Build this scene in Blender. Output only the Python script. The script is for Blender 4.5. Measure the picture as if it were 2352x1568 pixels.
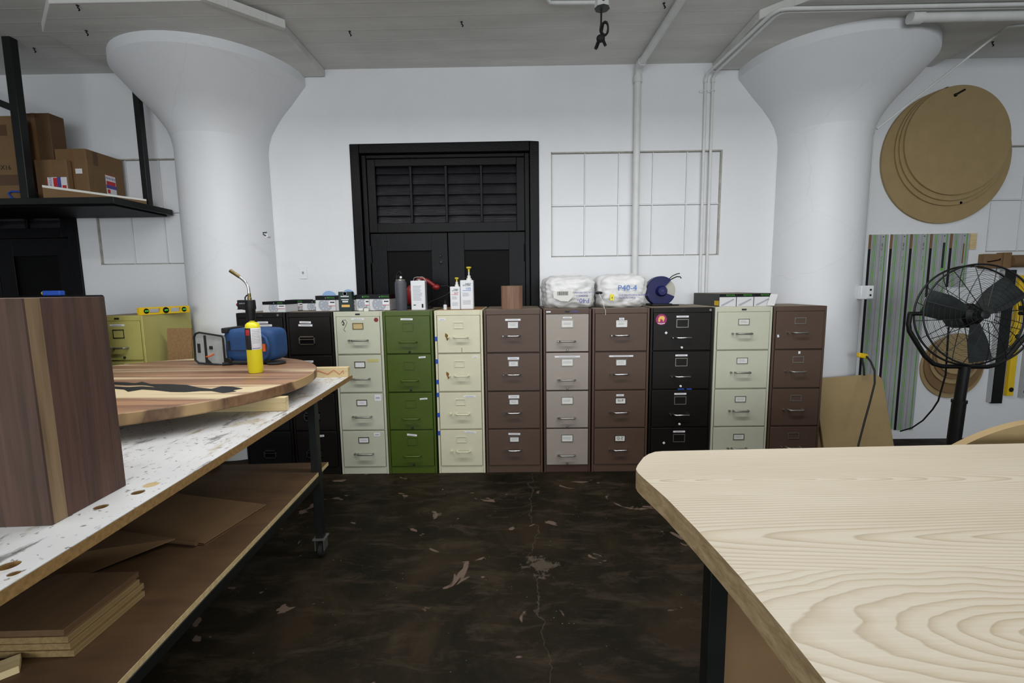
import bpy, bmesh, math, random
from mathutils import Vector, Matrix, noise as mnoise
sc = bpy.context.scene
col = sc.collection
for o in list(bpy.data.objects): bpy.data.objects.remove(o)
rnd = random.Random(7)
PI = math.pi

# ---------------------------------------------------------------- camera
FPX, PITCH, YAW, ROLL = 1060.0, 0.117, -0.009, -0.0129
EYE = Vector((0, 0, 1.5))
_d = Vector((math.sin(YAW)*math.cos(PITCH), math.cos(YAW)*math.cos(PITCH), -math.sin(PITCH)))
_r = Vector((math.cos(YAW), -math.sin(YAW), 0)); _u = _r.cross(_d)
RT = math.cos(ROLL)*_r + math.sin(ROLL)*_u; UP = -math.sin(ROLL)*_r + math.cos(ROLL)*_u
cam = bpy.data.cameras.new('camera'); camo = bpy.data.objects.new('camera', cam); col.objects.link(camo)
cam.sensor_width = 36; cam.lens = FPX/2352*36; cam.clip_start = 0.02
camo.matrix_world = Matrix(((RT.x, UP.x, -_d.x, EYE.x), (RT.y, UP.y, -_d.y, EYE.y), (RT.z, UP.z, -_d.z, EYE.z), (0, 0, 0, 1)))
sc.camera = camo
def ray(u, v): return _d + RT*((u-1176)/FPX) - UP*((v-784)/FPX)
def onY(u, v, y): q = ray(u, v); return EYE + q*(y/q.y)
def onZ(u, v, z): q = ray(u, v); return EYE + q*((z-EYE.z)/q.z)

# ---------------------------------------------------------------- world, lights, exposure
w = bpy.data.worlds.new('world'); sc.world = w; w.use_nodes = True
w.node_tree.nodes['Background'].inputs[0].default_value = (0.9, 0.95, 1, 1)
w.node_tree.nodes['Background'].inputs[1].default_value = 0.05
sc.view_settings.view_transform = 'Standard'; sc.view_settings.look = 'None'
sc.view_settings.gamma = 1; sc.view_settings.use_curve_mapping = False
sc.view_settings.exposure = 0.33
def tube_light(x, y, z, sx, sy, watts, colr=(1, 0.995, 0.985)):
    l = bpy.data.lights.new('tube_light', 'AREA'); l.shape = 'RECTANGLE'; l.size = sx; l.size_y = sy; l.energy = watts; l.color = colr
    o = bpy.data.objects.new('tube_light', l); col.objects.link(o); o.location = (x, y, z)
# rows of ceiling-hung fluorescent battens running along the wall
for x in (-1.35, 1.25): tube_light(x, 2.3, 3.04, 2.2, 0.16, 30)
for x in (-1.35, 1.25): tube_light(x, 0.7, 3.04, 2.2, 0.16, 8)
for x in (-2.6, 0, 2.6): tube_light(x, -1.6, 3.04, 2.2, 0.16, 8)
# added frontal fill light, standing in for unseen windows behind the camera
l = bpy.data.lights.new('window_daylight', 'AREA'); l.shape = 'RECTANGLE'; l.size = 8; l.size_y = 1.7; l.energy = 215; l.color = (.93, .98, 1)
o = bpy.data.objects.new('window_daylight', l); col.objects.link(o); o.location = (0, -4.9, 1.9); o.rotation_euler = (math.radians(90), 0, 0)

# ---------------------------------------------------------------- materials
def srgb(c):
    return tuple(((x/255)/12.92 if x/255 <= .04045 else (((x/255)+.055)/1.055)**2.4) for x in c)
class NT:
    def __init__(s, name):
        s.m = bpy.data.materials.new(name); s.m.use_nodes = True; s.t = s.m.node_tree; s.b = s.t.nodes['Principled BSDF']
    def n(s, typ, **kw):
        nd = s.t.nodes.new(typ)
        for k, v in kw.items():
            if k in nd.inputs.keys() if isinstance(k, str) else False: nd.inputs[k].default_value = v
            else: setattr(nd, k, v)
        return nd
    def l(s, a, b): s.t.links.new(a, b)
    def coord(s, scale=(1, 1, 1), rot=(0, 0, 0), loc=(0, 0, 0), kind='Object'):
        tc = s.n('ShaderNodeTexCoord'); mp = s.n('ShaderNodeMapping'); mp.inputs['Scale'].default_value = scale
        mp.inputs['Rotation'].default_value = rot; mp.inputs['Location'].default_value = loc
        s.l(tc.outputs[kind], mp.inputs[0]); return mp.outputs[0]
    def noise(s, vec, scale, detail=4, rough=.55, dist=0):
        nd = s.n('ShaderNodeTexNoise'); nd.inputs['Scale'].default_value = scale; nd.inputs['Detail'].default_value = detail
        nd.inputs['Roughness'].default_value = rough; nd.inputs['Distortion'].default_value = dist; s.l(vec, nd.inputs['Vector']); return nd.outputs[0]
    def ramp(s, fac, stops):
        nd = s.n('ShaderNodeValToRGB'); e = nd.color_ramp.elements
        while len(e) < len(stops): e.new(.5)
        for el, (p, c) in zip(e, stops): el.position = p; el.color = (*c, 1) if len(c) == 3 else c
        s.l(fac, nd.inputs[0]); return nd.outputs[0]
    def mix(s, fac, a, b, blend='MIX'):
        nd = s.n('ShaderNodeMix', data_type='RGBA', blend_type=blend)
        for val, sock in ((fac, nd.inputs[0]), (a, nd.inputs[6]), (b, nd.inputs[7])):
            if hasattr(val, 'links'): s.l(val, sock)
            elif isinstance(val, (int, float)): sock.default_value = val
            else: sock.default_value = (*val, 1)
        return nd.outputs[2]
    def math(s, op, a, b=0.0, c=0.0):
        nd = s.n('ShaderNodeMath', operation=op)
        for i, val in enumerate((a, b, c)):
            if hasattr(val, 'links'): s.l(val, nd.inputs[i])
            else: nd.inputs[i].default_value = val
        return nd.outputs[0]
    def bump(s, h, strength=.2, dist=.01):
        nd = s.n('ShaderNodeBump'); nd.inputs['Strength'].default_value = strength; nd.inputs['Distance'].default_value = dist
        s.l(h, nd.inputs['Height']); s.l(nd.outputs[0], s.b.inputs['Normal'])
    def out(s, colr, rough=.5, metal=0):
        if hasattr(colr, 'links'): s.l(colr, s.b.inputs['Base Color'])
        else: s.b.inputs['Base Color'].default_value = (*colr, 1)
        if hasattr(rough, 'links'): s.l(rough, s.b.inputs['Roughness'])
        else: s.b.inputs['Roughness'].default_value = rough
        s.b.inputs['Metallic'].default_value = metal
        return s.m
def paint(name, rgb, rough=.5, metal=0, var=.12, scale=6, bump=0, dirt=None, dirt_t=(.62, .75), spec=None):
    k = NT(name)
    if spec is not None: k.b.inputs['Specular IOR Level'].default_value = spec
    c = srgb(rgb); v = k.coord(); n1 = k.noise(v, scale, 5, .6)
    cc = k.ramp(n1, [(.3, tuple(x*(1-var) for x in c)), (.7, tuple(min(1, x*(1+var)) for x in c))])
    if dirt is not None:
        n2 = k.noise(v, scale*.7, 8, .7, .6); m2 = k.ramp(n2, [(dirt_t[0], (0, 0, 0)), (dirt_t[1], (1, 1, 1))])
        cc = k.mix(m2, cc, srgb(dirt))
    if bump: k.bump(k.noise(v, scale*12, 4), bump, .004)
    return k.out(cc, rough, metal)
def woodmat(name, light, dark, scale=18, axis='x', stretch=.06, rough=.45, contrast=(.35, .65), seed=0, extra=None):
    k = NT(name); s = [1, 1, 1]; s['xyz'.index(axis)] = stretch
    v = k.coord(scale=tuple(s), loc=(seed*1.3, seed*.7, seed*2.1)); n1 = k.noise(v, scale, 6, .6, .8); n2 = k.noise(v, scale*5, 3, .6)
    a = k.ramp(n1, [(contrast[0], srgb(dark)), (contrast[1], srgb(light))])
    b = k.mix(.25, a, k.ramp(n2, [(.35, srgb(dark)), (.65, srgb(light))]))
    if extra:
        n3 = k.noise(v, scale*.35, 3, .5, .6); b = k.mix(k.ramp(n3, [(extra[1], (0, 0, 0)), (extra[1]+.06, (1, 1, 1))]), b, srgb(extra[0]))
    k.bump(n2, .06, .002); return k.out(b, rough)
M = {}
# wall: painted brick / plaster
k = NT('wall_paint'); v = k.coord(); c = k.ramp(k.noise(v, 1.3, 6, .6), [(.3, (.745, .76, .79)), (.7, (.80, .815, .845))])
c = k.mix(k.ramp(k.noise(v, 9, 8, .7, .4), [(.68, (0, 0, 0)), (.8, (.5, .5, .5))]), c, (.5, .5, .48))
k.bump(k.math('ADD', k.noise(v, 30, 6, .7), k.math('MULTIPLY', k.noise(v, 4, 3), .8)), .25, .006); M['wall'] = k.out(c, .55)
k = NT('column_paint'); v = k.coord(); c = k.ramp(k.noise(v, 1.6, 6, .6), [(.3, (.745, .76, .79)), (.7, (.79, .805, .835))])
vv = k.coord(scale=(1, 1, .35)); cr = k.n('ShaderNodeTexVoronoi', feature='DISTANCE_TO_EDGE'); cr.inputs['Scale'].default_value = .9
nd = k.n('ShaderNodeVectorMath', operation='ADD'); k.l(k.coord(scale=(.6, .6, 1)), nd.inputs[0])
nz = k.n('ShaderNodeTexNoise'); nz.inputs['Scale'].default_value = 6; k.l(v, nz.inputs['Vector'])
sm = k.n('ShaderNodeVectorMath', operation='SCALE'); sm.inputs['Scale'].default_value = .08; k.l(nz.outputs['Color'], sm.inputs[0]); k.l(sm.outputs[0], nd.inputs[1]); k.l(nd.outputs[0], cr.inputs['Vector'])
c = k.mix(k.ramp(cr.outputs['Distance'], [(0, (.10, .10, .10)), (.0015, (0, 0, 0))]), c, (.35, .35, .34))
k.bump(k.noise(v, 22, 6, .7), .2, .006); M['column'] = k.out(c, .5)
k = NT('ceiling_concrete'); v = k.coord(); c = k.ramp(k.noise(v, 1.1, 8, .65, .5), [(.3, (.64, .64, .615)), (.7, (.78, .78, .755))])
tc = k.coord(scale=(.15, 1, 1)); c = k.mix(k.ramp(k.noise(tc, 5, 5, .6), [(.35, (.35, .35, .35)), (.65, (0, 0, 0))]), c, (.42, .42, .40))
ln = k.n('ShaderNodeTexWave', wave_type='BANDS', bands_direction='Y'); ln.inputs['Scale'].default_value = 1.9; ln.inputs['Distortion'].default_value = .25
k.l(k.coord(), ln.inputs['Vector']); k.bump(k.math('ADD', k.math('MULTIPLY', k.math('POWER', ln.outputs['Fac'], 120), .5), k.math('MULTIPLY', k.noise(v, 9, 8, .75), .9)), .28, .008); M['ceiling'] = k.out(c, .75)
# floor: worn dark-sealed concrete
k = NT('floor_concrete'); v = k.coord(); base = k.ramp(k.noise(v, 1.7, 8, .65, .7), [(.28, (.0040, .0034, .0014)), (.42, (.0078, .0062, .0028)), (.52, (.0125, .0088, .0045)), (.64, (.026, .0175, .009))])
base = k.mix(k.ramp(k.noise(v, 40, 6, .7), [(.5, (0, 0, 0)), (.7, (.45, .45, .45))]), base, (.020, .0155, .009))
sv = k.coord(scale=(.35, 1, 1), rot=(0, 0, .15)); base = k.mix(k.ramp(k.noise(sv, 9, 7, .75, .5), [(.50, (0, 0, 0)), (.66, (.75, .75, .75))]), base, (.042, .031, .019))
chip = k.ramp(k.noise(v, 4.2, 3, .5, 1.2), [(.66, (0, 0, 0)), (.68, (1, 1, 1))]); base = k.mix(chip, base, (.12, .085, .065))
spk = k.n('ShaderNodeTexVoronoi'); spk.inputs['Scale'].default_value = 26; k.l(v, spk.inputs['Vector'])
base = k.mix(k.math('MULTIPLY', k.ramp(spk.outputs['Distance'], [(.05, (1, 1, 1)), (.09, (0, 0, 0))]), k.ramp(k.noise(v, 3, 4), [(.5, (0, 0, 0)), (.62, (.8, .8, .8))])), base, (.2, .18, .11))
sx = k.n('ShaderNodeSeparateXYZ'); k.l(v, sx.inputs[0])
wob = k.math('MULTIPLY', k.math('SUBTRACT', k.noise(v, 3.2, 8, .6), .5), .28)
crk = k.math('ABSOLUTE', k.math('SUBTRACT', k.math('ADD', sx.outputs[0], wob), .105))
base = k.mix(k.ramp(crk, [(.0012, (.5, .5, .5)), (.0035, (0, 0, 0))]), base, (.10, .08, .06))
dv = k.n('ShaderNodeVectorMath', operation='DISTANCE'); k.l(v, dv.inputs[0]); dv.inputs[1].default_value = (.12, 2.35, 0)
blot = k.math('LESS_THAN', k.math('ADD', dv.outputs['Value'], k.math('MULTIPLY', k.noise(v, 11, 8, .8), .62)), .37)
base = k.mix(k.math('MULTIPLY', blot, .6), base, (.10, .08, .06))
k.b.inputs['Specular IOR Level'].default_value = .12; k.bump(k.noise(v, 60, 5, .7), .15, .003)
M['floor'] = k.out(base, k.ramp(k.noise(v, 5, 5), [(.3, (.5, .5, .5)), (.7, (.8, .8, .8))]))
M['black_door'] = paint('black_gloss_paint', (7, 7, 10), .33, var=.3, scale=8, bump=.35, spec=.14)
M['black_flat'] = paint('black_flat_paint', (4, 4, 5), .55, var=.3, spec=.12)
M['louver'] = (lambda k: (k.bump(k.noise(k.coord(scale=(.05, 1, 1)), 130, 3), .5, .004), k.out(k.ramp(k.noise(k.coord(), 7, 4), [(.3, (.010, .0097, .0125)), (.7, (.022, .021, .027))]), .28))[1])(NT('louver_paint'))
M['white_paint'] = paint('white_metal_paint', (222, 224, 227), .45, var=.05, bump=.1)
M['conduit'] = paint('conduit_white', (216, 218, 217), .5, var=.07, dirt=(120, 112, 98), dirt_t=(.7, .8))
M['grime'] = paint('grime_line', (168, 166, 158), .8, var=.2, scale=20)
M['steel'] = paint('raw_steel', (66, 70, 70), .42, .85, var=.25, scale=12)
M['dark_steel'] = paint('dark_painted_steel', (20, 22, 22), .45, .2, var=.3, scale=10, dirt=(70, 68, 60), dirt_t=(.68, .8))
M['chrome'] = paint('chrome', (190, 190, 192), .22, 1, var=.05)
M['zinc'] = paint('zinc', (150, 148, 142), .4, .8, var=.15)
M['label'] = paint('label_white', (222, 222, 226), .6, var=.02)
M['paper'] = paint('card_paper', (214, 213, 208), .7, var=.03)
M['ink'] = paint('ink_black', (25, 25, 28), .6, var=.02)
M['ink_blue'] = paint('ink_blue', (62, 112, 190), .6, var=.05)
M['ink_violet'] = paint('ink_violet', (80, 74, 150), .6, var=.1)
M['ink_red'] = paint('ink_red', (190, 45, 50), .6, var=.05)
M['ink_green'] = paint('ink_green', (70, 165, 50), .6, var=.05)
M['grey_print'] = paint('grey_print', (158, 162, 172), .7, var=.08, scale=60)
M['cab_yellow'] = paint('cabinet_mustard', (176, 168, 96), .45, var=.06, dirt=(120, 110, 62))
M['cab_black'] = paint('cabinet_black', (13, 12, 13), .45, var=.2, bump=.1, spec=.3)
M['cab_darkbrown'] = paint('cabinet_dark_brown', (19, 15, 13), .45, var=.15, bump=.1, spec=.3)
M['cab_grey'] = paint('cabinet_grey_green', (190, 191, 172), .45, var=.03, bump=.05)
M['cab_green'] = paint('cabinet_green', (66, 84, 16), .42, var=.1, bump=.12, dirt=(42, 54, 12))
M['cab_cream'] = paint('cabinet_cream', (206, 202, 176), .45, var=.04, bump=.1, dirt=(176, 164, 124), dirt_t=(.66, .78))
M['cab_brown'] = paint('cabinet_brown', (80, 61, 50), .5, var=.05, bump=.1)
M['cab_tan'] = paint('cabinet_tan', (150, 141, 132), .45, var=.03, bump=.1)
M['cab_rbrown'] = paint('cabinet_red_brown', (72, 50, 40), .45, var=.06, bump=.1)
M['blue_tape'] = paint('blue_tape', (30, 74, 170), .6, var=.08)
M['dust_top'] = paint('dusty_top', (120, 108, 92), .8, var=.15, scale=12)
M['cardtop'] = paint('brown_board', (150, 116, 78), .8, var=.12)
M['mdf'] = paint('mdf', (158, 136, 96), .75, var=.06, scale=9, bump=.06)
M['mdf_edge'] = paint('mdf_edge', (176, 148, 104), .8, var=.08, scale=30)
M['mdf_dark'] = paint('mdf_brown', (124, 96, 64), .75, var=.08, scale=7, bump=.05)
M['hardboard'] = paint('particle_board', (140, 108, 70), .8, var=.22, scale=60)
M['cardboard'] = paint('cardboard', (116, 89, 58), .8, var=.07, scale=8, bump=.08)
M['cardboard_d'] = paint('cardboard_dark', (92, 66, 41), .8, var=.1, scale=8)
M['tape'] = paint('packing_tape', (122, 90, 60), .25, var=.08)
M['tape_d'] = paint('packing_tape_brown', (86, 60, 38), .3, var=.08)
M['core'] = paint('chipboard_core', (140, 108, 62), .85, var=.3, scale=80)
# stained white melamine
k = NT('melamine'); v = k.coord(); base = k.ramp(k.noise(v, 3, 5), [(.3, (.60, .605, .61)), (.7, (.68, .685, .69))])
sv = k.coord(scale=(1, .28, 1), rot=(0, 0, -.55))
base = k.mix(k.ramp(k.noise(sv, 17, 8, .7, .4), [(.572, (0, 0, 0)), (.64, (.85, .85, .85))]), base, (.13, .13, .13))
base = k.mix(k.ramp(k.noise(k.coord(loc=(4, 2, 0), scale=(.7, .35, 1), rot=(0, 0, -.5)), 11, 7, .7, .5), [(.565, (0, 0, 0)), (.64, (.75, .75, .75))]), base, (.40, .33, .20))
base = k.mix(k.ramp(k.noise(v, 55, 4, .6), [(.62, (0, 0, 0)), (.66, (.8, .8, .8))]), base, (.12, .11, .09)); M['melamine'] = k.out(base, .4)
M['walnut'] = woodmat('walnut_round', (168, 128, 96), (96, 66, 48), 13, 'x', .055, .45, seed=1, extra=((204, 186, 150), .545))
M['walnut_edge'] = woodmat('walnut_edge', (136, 104, 74), (72, 48, 34), 10, 'z', .5, .5, seed=3, extra=((176, 146, 104), .53))
M['walnut_v1'] = woodmat('walnut_heart', (84, 60, 49), (56, 38, 30), 26, 'z', .05, .75, seed=2)
M['walnut_v2'] = woodmat('walnut_red', (94, 64, 54), (66, 43, 36), 30, 'z', .05, .75, seed=5)
M['walnut_v3'] = woodmat('walnut_brown', (90, 63, 52), (62, 41, 34), 22, 'z', .05, .75, seed=8)
M['sapwood'] = woodmat('walnut_sap', (140, 116, 86), (104, 82, 58), 24, 'z', .05, .75, seed=9)
M['epoxy'] = paint('black_epoxy', (18, 19, 21), .45, var=.2, scale=20, bump=.2, spec=.25)
M['pine'] = woodmat('pine', (226, 208, 166), (198, 174, 124), 22, 'x', .05, .55, seed=4)
M['ply_edge'] = woodmat('ply_edge', (206, 186, 142), (176, 150, 104), 60, 'x', .03, .6, seed=6)
M['ply_dull'] = woodmat('ply_dull', (150, 126, 84), (118, 94, 60), 60, 'x', .03, .65, seed=16)  # darker copy of ply_edge: under-bench shade put into the offcuts' colour
M['ply'] = woodmat('ply_face', (104, 78, 50), (80, 58, 38), 7, 'x', .15, .65, seed=7)
M['walnut_block'] = woodmat('walnut_offcut', (130, 98, 76), (94, 68, 52), 40, 'z', .05, .6, seed=11)
def ash(name, cx, cy, kx, ky, seed, ring, amp=.05, nx=.3):
    k = NT(name); v = k.coord(); mp = k.n('ShaderNodeMapping'); mp.inputs['Location'].default_value = (-cx*kx, -cy*ky, 0); mp.inputs['Scale'].default_value = (kx, ky, 0)
    k.l(v, mp.inputs[0]); nz = k.n('ShaderNodeTexNoise'); nz.inputs['Scale'].default_value = 3.2; nz.inputs['Detail'].default_value = 4; nz.inputs['Roughness'].default_value = .45; k.l(k.coord(scale=(nx, 1.5, 1), loc=(seed, seed*2, 0)), nz.inputs['Vector'])
    sb = k.n('ShaderNodeVectorMath', operation='SUBTRACT'); k.l(nz.outputs['Color'], sb.inputs[0]); sb.inputs[1].default_value = (.5, .5, .5)
    s2 = k.n('ShaderNodeVectorMath', operation='SCALE'); s2.inputs['Scale'].default_value = amp; k.l(sb.outputs[0], s2.inputs[0])
    ad = k.n('ShaderNodeVectorMath', operation='ADD'); k.l(mp.outputs[0], ad.inputs[0]); k.l(s2.outputs[0], ad.inputs[1])
    ln = k.n('ShaderNodeVectorMath', operation='LENGTH'); k.l(ad.outputs[0], ln.inputs[0])
    ph = k.math('MULTIPLY', ln.outputs['Value'], ring); fr = k.math('FRACT', ph)
    a = k.ramp(fr, [(0, srgb((198, 190, 173))), (.45, srgb((194, 185, 166))), (.78, srgb((174, 158, 130))), (.93, srgb((146, 126, 96))), (1, srgb((196, 188, 170)))])
    fine = k.noise(k.coord(scale=(.02, 1, 1), loc=(seed, 0, 0)), 190, 4, .6)
    a = k.mix(.28, a, k.ramp(fine, [(.3, srgb((164, 150, 127))), (.7, srgb((206, 199, 184)))]))
    a = k.mix(.3, a, k.ramp(k.noise(k.coord(scale=(.3, 1, 1), loc=(seed, 3, 0)), 5, 3), [(.3, srgb((182, 170, 148))), (.7, srgb((206, 198, 182)))]))
    return k.out(a, .5)
M['ash0'] = ash('ash_straight', -.2, .47, .07, 1.0, 1, 115, .03)
M['ash1'] = ash('ash_quarter', .35, .14, .085, 1.0, 2, 80, .05)
M['ash2'] = ash('ash_cathedral', -.1, -.16, .30, 1.0, 3, 56, .09, .7)
M['ash3'] = ash('ash_flame', .1, -.55, .3, 1.0, 4, 48, .09, .6)
M['ash_end'] = woodmat('ash_end_grain', (182, 160, 124), (138, 114, 82), 60, 'y', .25, .6, seed=12)
M['torch_yellow'] = paint('gas_yellow', (226, 214, 36), .35, var=.03)
M['black_plastic'] = paint('black_plastic', (14, 14, 14), .45, var=.15, spec=.3)
M['red_plastic'] = paint('red_plastic', (124, 24, 24), .4, var=.08)
M['brass'] = paint('aged_brass', (120, 104, 66), .35, .9, var=.2, scale=30)
M['blue_fabric'] = paint('blue_nylon', (24, 64, 112), .7, var=.12, scale=30, bump=.15)
M['grey_fabric'] = paint('grey_nylon', (150, 154, 154), .6, var=.12, scale=14, bump=.2)
M['black_fabric'] = paint('black_webbing', (16, 16, 17), .8, var=.2, scale=40)
M['orange'] = paint('orange_pull', (214, 96, 28), .5, var=.05)
M['level_yellow'] = paint('level_yellow', (226, 188, 22), .4, var=.05)
M['vial'] = paint('vial_green', (90, 210, 80), .2, var=.05)
M['tin_white'] = paint('tin_white', (212, 214, 218), .35, var=.03)
M['tin_side'] = paint('tin_grey', (150, 154, 160), .4, .3, var=.1)
M['pump_white'] = paint('pump_white', (214, 214, 206), .4, var=.03)
M['pump_yellow'] = paint('pump_yellow', (214, 190, 40), .4, var=.06)
M['bottle_grey'] = paint('bottle_grey', (70, 72, 80), .5, var=.05)
M['sack'] = paint('woven_sack', (212, 212, 212), .5, var=.05, scale=10, bump=.25)
M['saw_blue'] = paint('saw_blue', (12, 17, 78), .35, var=.1, spec=.3)
M['wheel_grey'] = paint('wheel_grey', (176, 174, 164), .6, var=.08)
M['box_white'] = paint('box_white', (206, 206, 208), .6, var=.03)
M['box_black'] = paint('box_black', (10, 11, 16), .5, var=.1, spec=.25)
M['box_dark'] = paint('box_dark_grey', (62, 64, 62), .6, var=.1)
M['box_green'] = paint('box_dark_green', (16, 40, 36), .45, var=.1)
M['disc_blue'] = paint('disc_blue', (150, 182, 226), .6, var=.05)
M['aluminium'] = paint('aluminium', (172, 174, 176), .45, .15, var=.06)
M['rail_green'] = paint('rail_green', (92, 168, 52), .5, var=.06)
M['tag_yellow'] = paint('tag_yellow', (226, 214, 50), .5, var=.05)
M['magenta'] = paint('sticker_magenta', (150, 36, 100), .5, var=.05)
M['gold'] = paint('sticker_gold', (226, 178, 96), .5, var=.05)
M['rust'] = paint('rust_stain', (120, 88, 36), .9, var=.3, scale=60)
M['masking'] = paint('masking_tape', (188, 180, 118), .7, var=.05)
M['rubber'] = paint('rubber', (24, 24, 24), .7, var=.2)

# ---------------------------------------------------------------- mesh helpers
class MB:
    def __init__(s): s.v = []; s.f = []
    def add(s, vs, fs):
        b = len(s.v); s.v += [tuple(p) for p in vs]; s.f += [tuple(b+i for i in f) for f in fs]; return s
    def box(s, x0, x1, y0, y1, z0, z1):
        return s.add([(x0, y0, z0), (x1, y0, z0), (x1, y1, z0), (x0, y1, z0), (x0, y0, z1), (x1, y0, z1), (x1, y1, z1), (x0, y1, z1)],
                     [(0, 3, 2, 1), (4, 5, 6, 7), (0, 1, 5, 4), (1, 2, 6, 5), (2, 3, 7, 6), (3, 0, 4, 7)])
    def obox(s, c, a, b, h):
        c, a, b, h = map(Vector, (c, a, b, h))
        return s.add([c-a-b-h, c+a-b-h, c+a+b-h, c-a+b-h, c-a-b+h, c+a-b+h, c+a+b+h, c-a+b+h],
                     [(0, 3, 2, 1), (4, 5, 6, 7), (0, 1, 5, 4), (1, 2, 6, 5), (2, 3, 7, 6), (3, 0, 4, 7)])
    def bar(s, p0, p1, wdt, hgt, up=(0, 0, 1)):
        p0, p1 = Vector(p0), Vector(p1); d = (p1-p0); a = d/2; dn = d.normalized(); sd = dn.cross(Vector(up))
        if sd.length < 1e-4: sd = dn.cross(Vector((0, 1, 0)))
        sd.normalize(); u2 = sd.cross(dn); return s.obox((p0+p1)/2, a, sd*wdt/2, u2*hgt/2)
    def tube(s, pts, r, n=8, closed=False, caps=True):
        pts = [Vector(p) for p in pts]; L = len(pts); rr = r if isinstance(r, (list, tuple)) else [r]*L
        rings = []; prev = None
        for i, p in enumerate(pts):
            a = pts[(i-1) % L] if (i > 0 or closed) else p; b = pts[(i+1) % L] if (i < L-1 or closed) else p
            t = (b-a).normalized()
            if prev is None:
                nrm = t.orthogonal().normalized()
            else:
                nrm = (prev - t*prev.dot(t)); nrm = nrm.normalized() if nrm.length > 1e-6 else t.orthogonal().normalized()
            prev = nrm; bn = t.cross(nrm)
            rings.append([p + (nrm*math.cos(2*PI*j/n) + bn*math.sin(2*PI*j/n))*rr[i] for j in range(n)])
        vs = [q for rg in rings for q in rg]; fs = []
        for i in range(L if closed else L-1):
            i2 = (i+1) % L
            for j in range(n): fs.append((i*n+j, i*n+(j+1) % n, i2*n+(j+1) % n, i2*n+j))
        if caps and not closed: fs.append(tuple(range(n-1, -1, -1))); fs.append(tuple((L-1)*n+j for j in range(n)))
        return s.add(vs, fs)
    def cyl(s, p0, p1, r0, r1=None, n=20): return s.tube([p0, p1], [r0, r0 if r1 is None else r1], n)
    def lathe(s, prof, c=(0, 0, 0), n=32, axis='z', a0=0, a1=2*PI):
        full = abs(a1-a0-2*PI) < 1e-6; m = n if full else n+1; vs = []; fs = []
        for i in range(m):
            a = a0+(a1-a0)*i/n
            for (r, z) in prof:
                x, y = r*math.cos(a), r*math.sin(a)
                vs.append({'z': (c[0]+x, c[1]+y, c[2]+z), 'y': (c[0]+x, c[1]+z, c[2]+y), 'x': (c[0]+z, c[1]+x, c[2]+y)}[axis])
        P = len(prof)
        for i in range(n):
            i2 = (i+1) % m
            for j in range(P-1): fs.append((i*P+j, i2*P+j, i2*P+j+1, i*P+j+1))
        if full:
            if prof[0][0] > 1e-6: fs.append(tuple(i*P for i in range(m)))
            if prof[-1][0] > 1e-6: fs.append(tuple(i*P+P-1 for i in range(m-1, -1, -1)))
        return s.add(vs, fs)
    def prism(s, poly, t0, t1, mp=lambda a, b, t: (a, b, t)):
        n = len(poly); vs = [mp(a, b, t0) for a, b in poly]+[mp(a, b, t1) for a, b in poly]
        return s.add(vs, [tuple(range(n-1, -1, -1)), tuple(range(n, 2*n))]+[(i, (i+1) % n, n+(i+1) % n, n+i) for i in range(n)])
    def ball(s, c, r, n=16, m=10):
        r = r if isinstance(r, (tuple, list)) else (r, r, r)
        vs = []; fs = []
        for i in range(m+1):
            t = PI*i/m
            for j in range(n): vs.append((c[0]+r[0]*math.sin(t)*math.cos(2*PI*j/n), c[1]+r[1]*math.sin(t)*math.sin(2*PI*j/n), c[2]-r[2]*math.cos(t)))
        for i in range(m):
            for j in range(n): fs.append((i*n+j, i*n+(j+1) % n, (i+1)*n+(j+1) % n, (i+1)*n+j))
        return s.add(vs, fs)
    def mesh(s, name, mat, smooth=35):
        me = bpy.data.meshes.new(name); me.from_pydata(s.v, [], s.f)
        bm = bmesh.new(); bm.from_mesh(me); bmesh.ops.remove_doubles(bm, verts=bm.verts, dist=1e-6); bmesh.ops.recalc_face_normals(bm, faces=bm.faces); bm.to_mesh(me); bm.free()
        if smooth:
            me.polygons.foreach_set('use_smooth', [True]*len(me.polygons)); me.set_sharp_from_angle(angle=math.radians(smooth))
        me.materials.append(mat); return me
    def build(s, name, mat, parent=None, bevel=0, smooth=35, seg=2):
        o = bpy.data.objects.new(name, s.mesh(name, M[mat] if isinstance(mat, str) else mat, smooth)); col.objects.link(o)
        if parent is not None: o.parent = parent
        if bevel:
            b = o.modifiers.new('bevel', 'BEVEL'); b.width = bevel; b.segments = seg; b.limit_method = 'ANGLE'; b.angle_limit = math.radians(40)
        return o
def tag(o, label, cat, group=None):
    o['label'] = label; o['category'] = cat
    if group: o['group'] = group
    return o
def thing(name, label, cat, loc=(0, 0, 0), rotz=0, group=None):
    o = bpy.data.objects.new(name, None); o.empty_display_size = .05; col.objects.link(o); o.location = loc; o.rotation_euler = (0, 0, rotz)
    return tag(o, label, cat, group)
def solo(o, label, cat, loc=(0, 0, 0), rot=(0, 0, 0), group=None):
    o.location = loc; o.rotation_euler = rot; return tag(o, label, cat, group)
def struct(o, label=None):
    o['kind'] = 'structure'
    if label: o['label'] = label
    return o
def bx(*a): return MB().box(*a)
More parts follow.
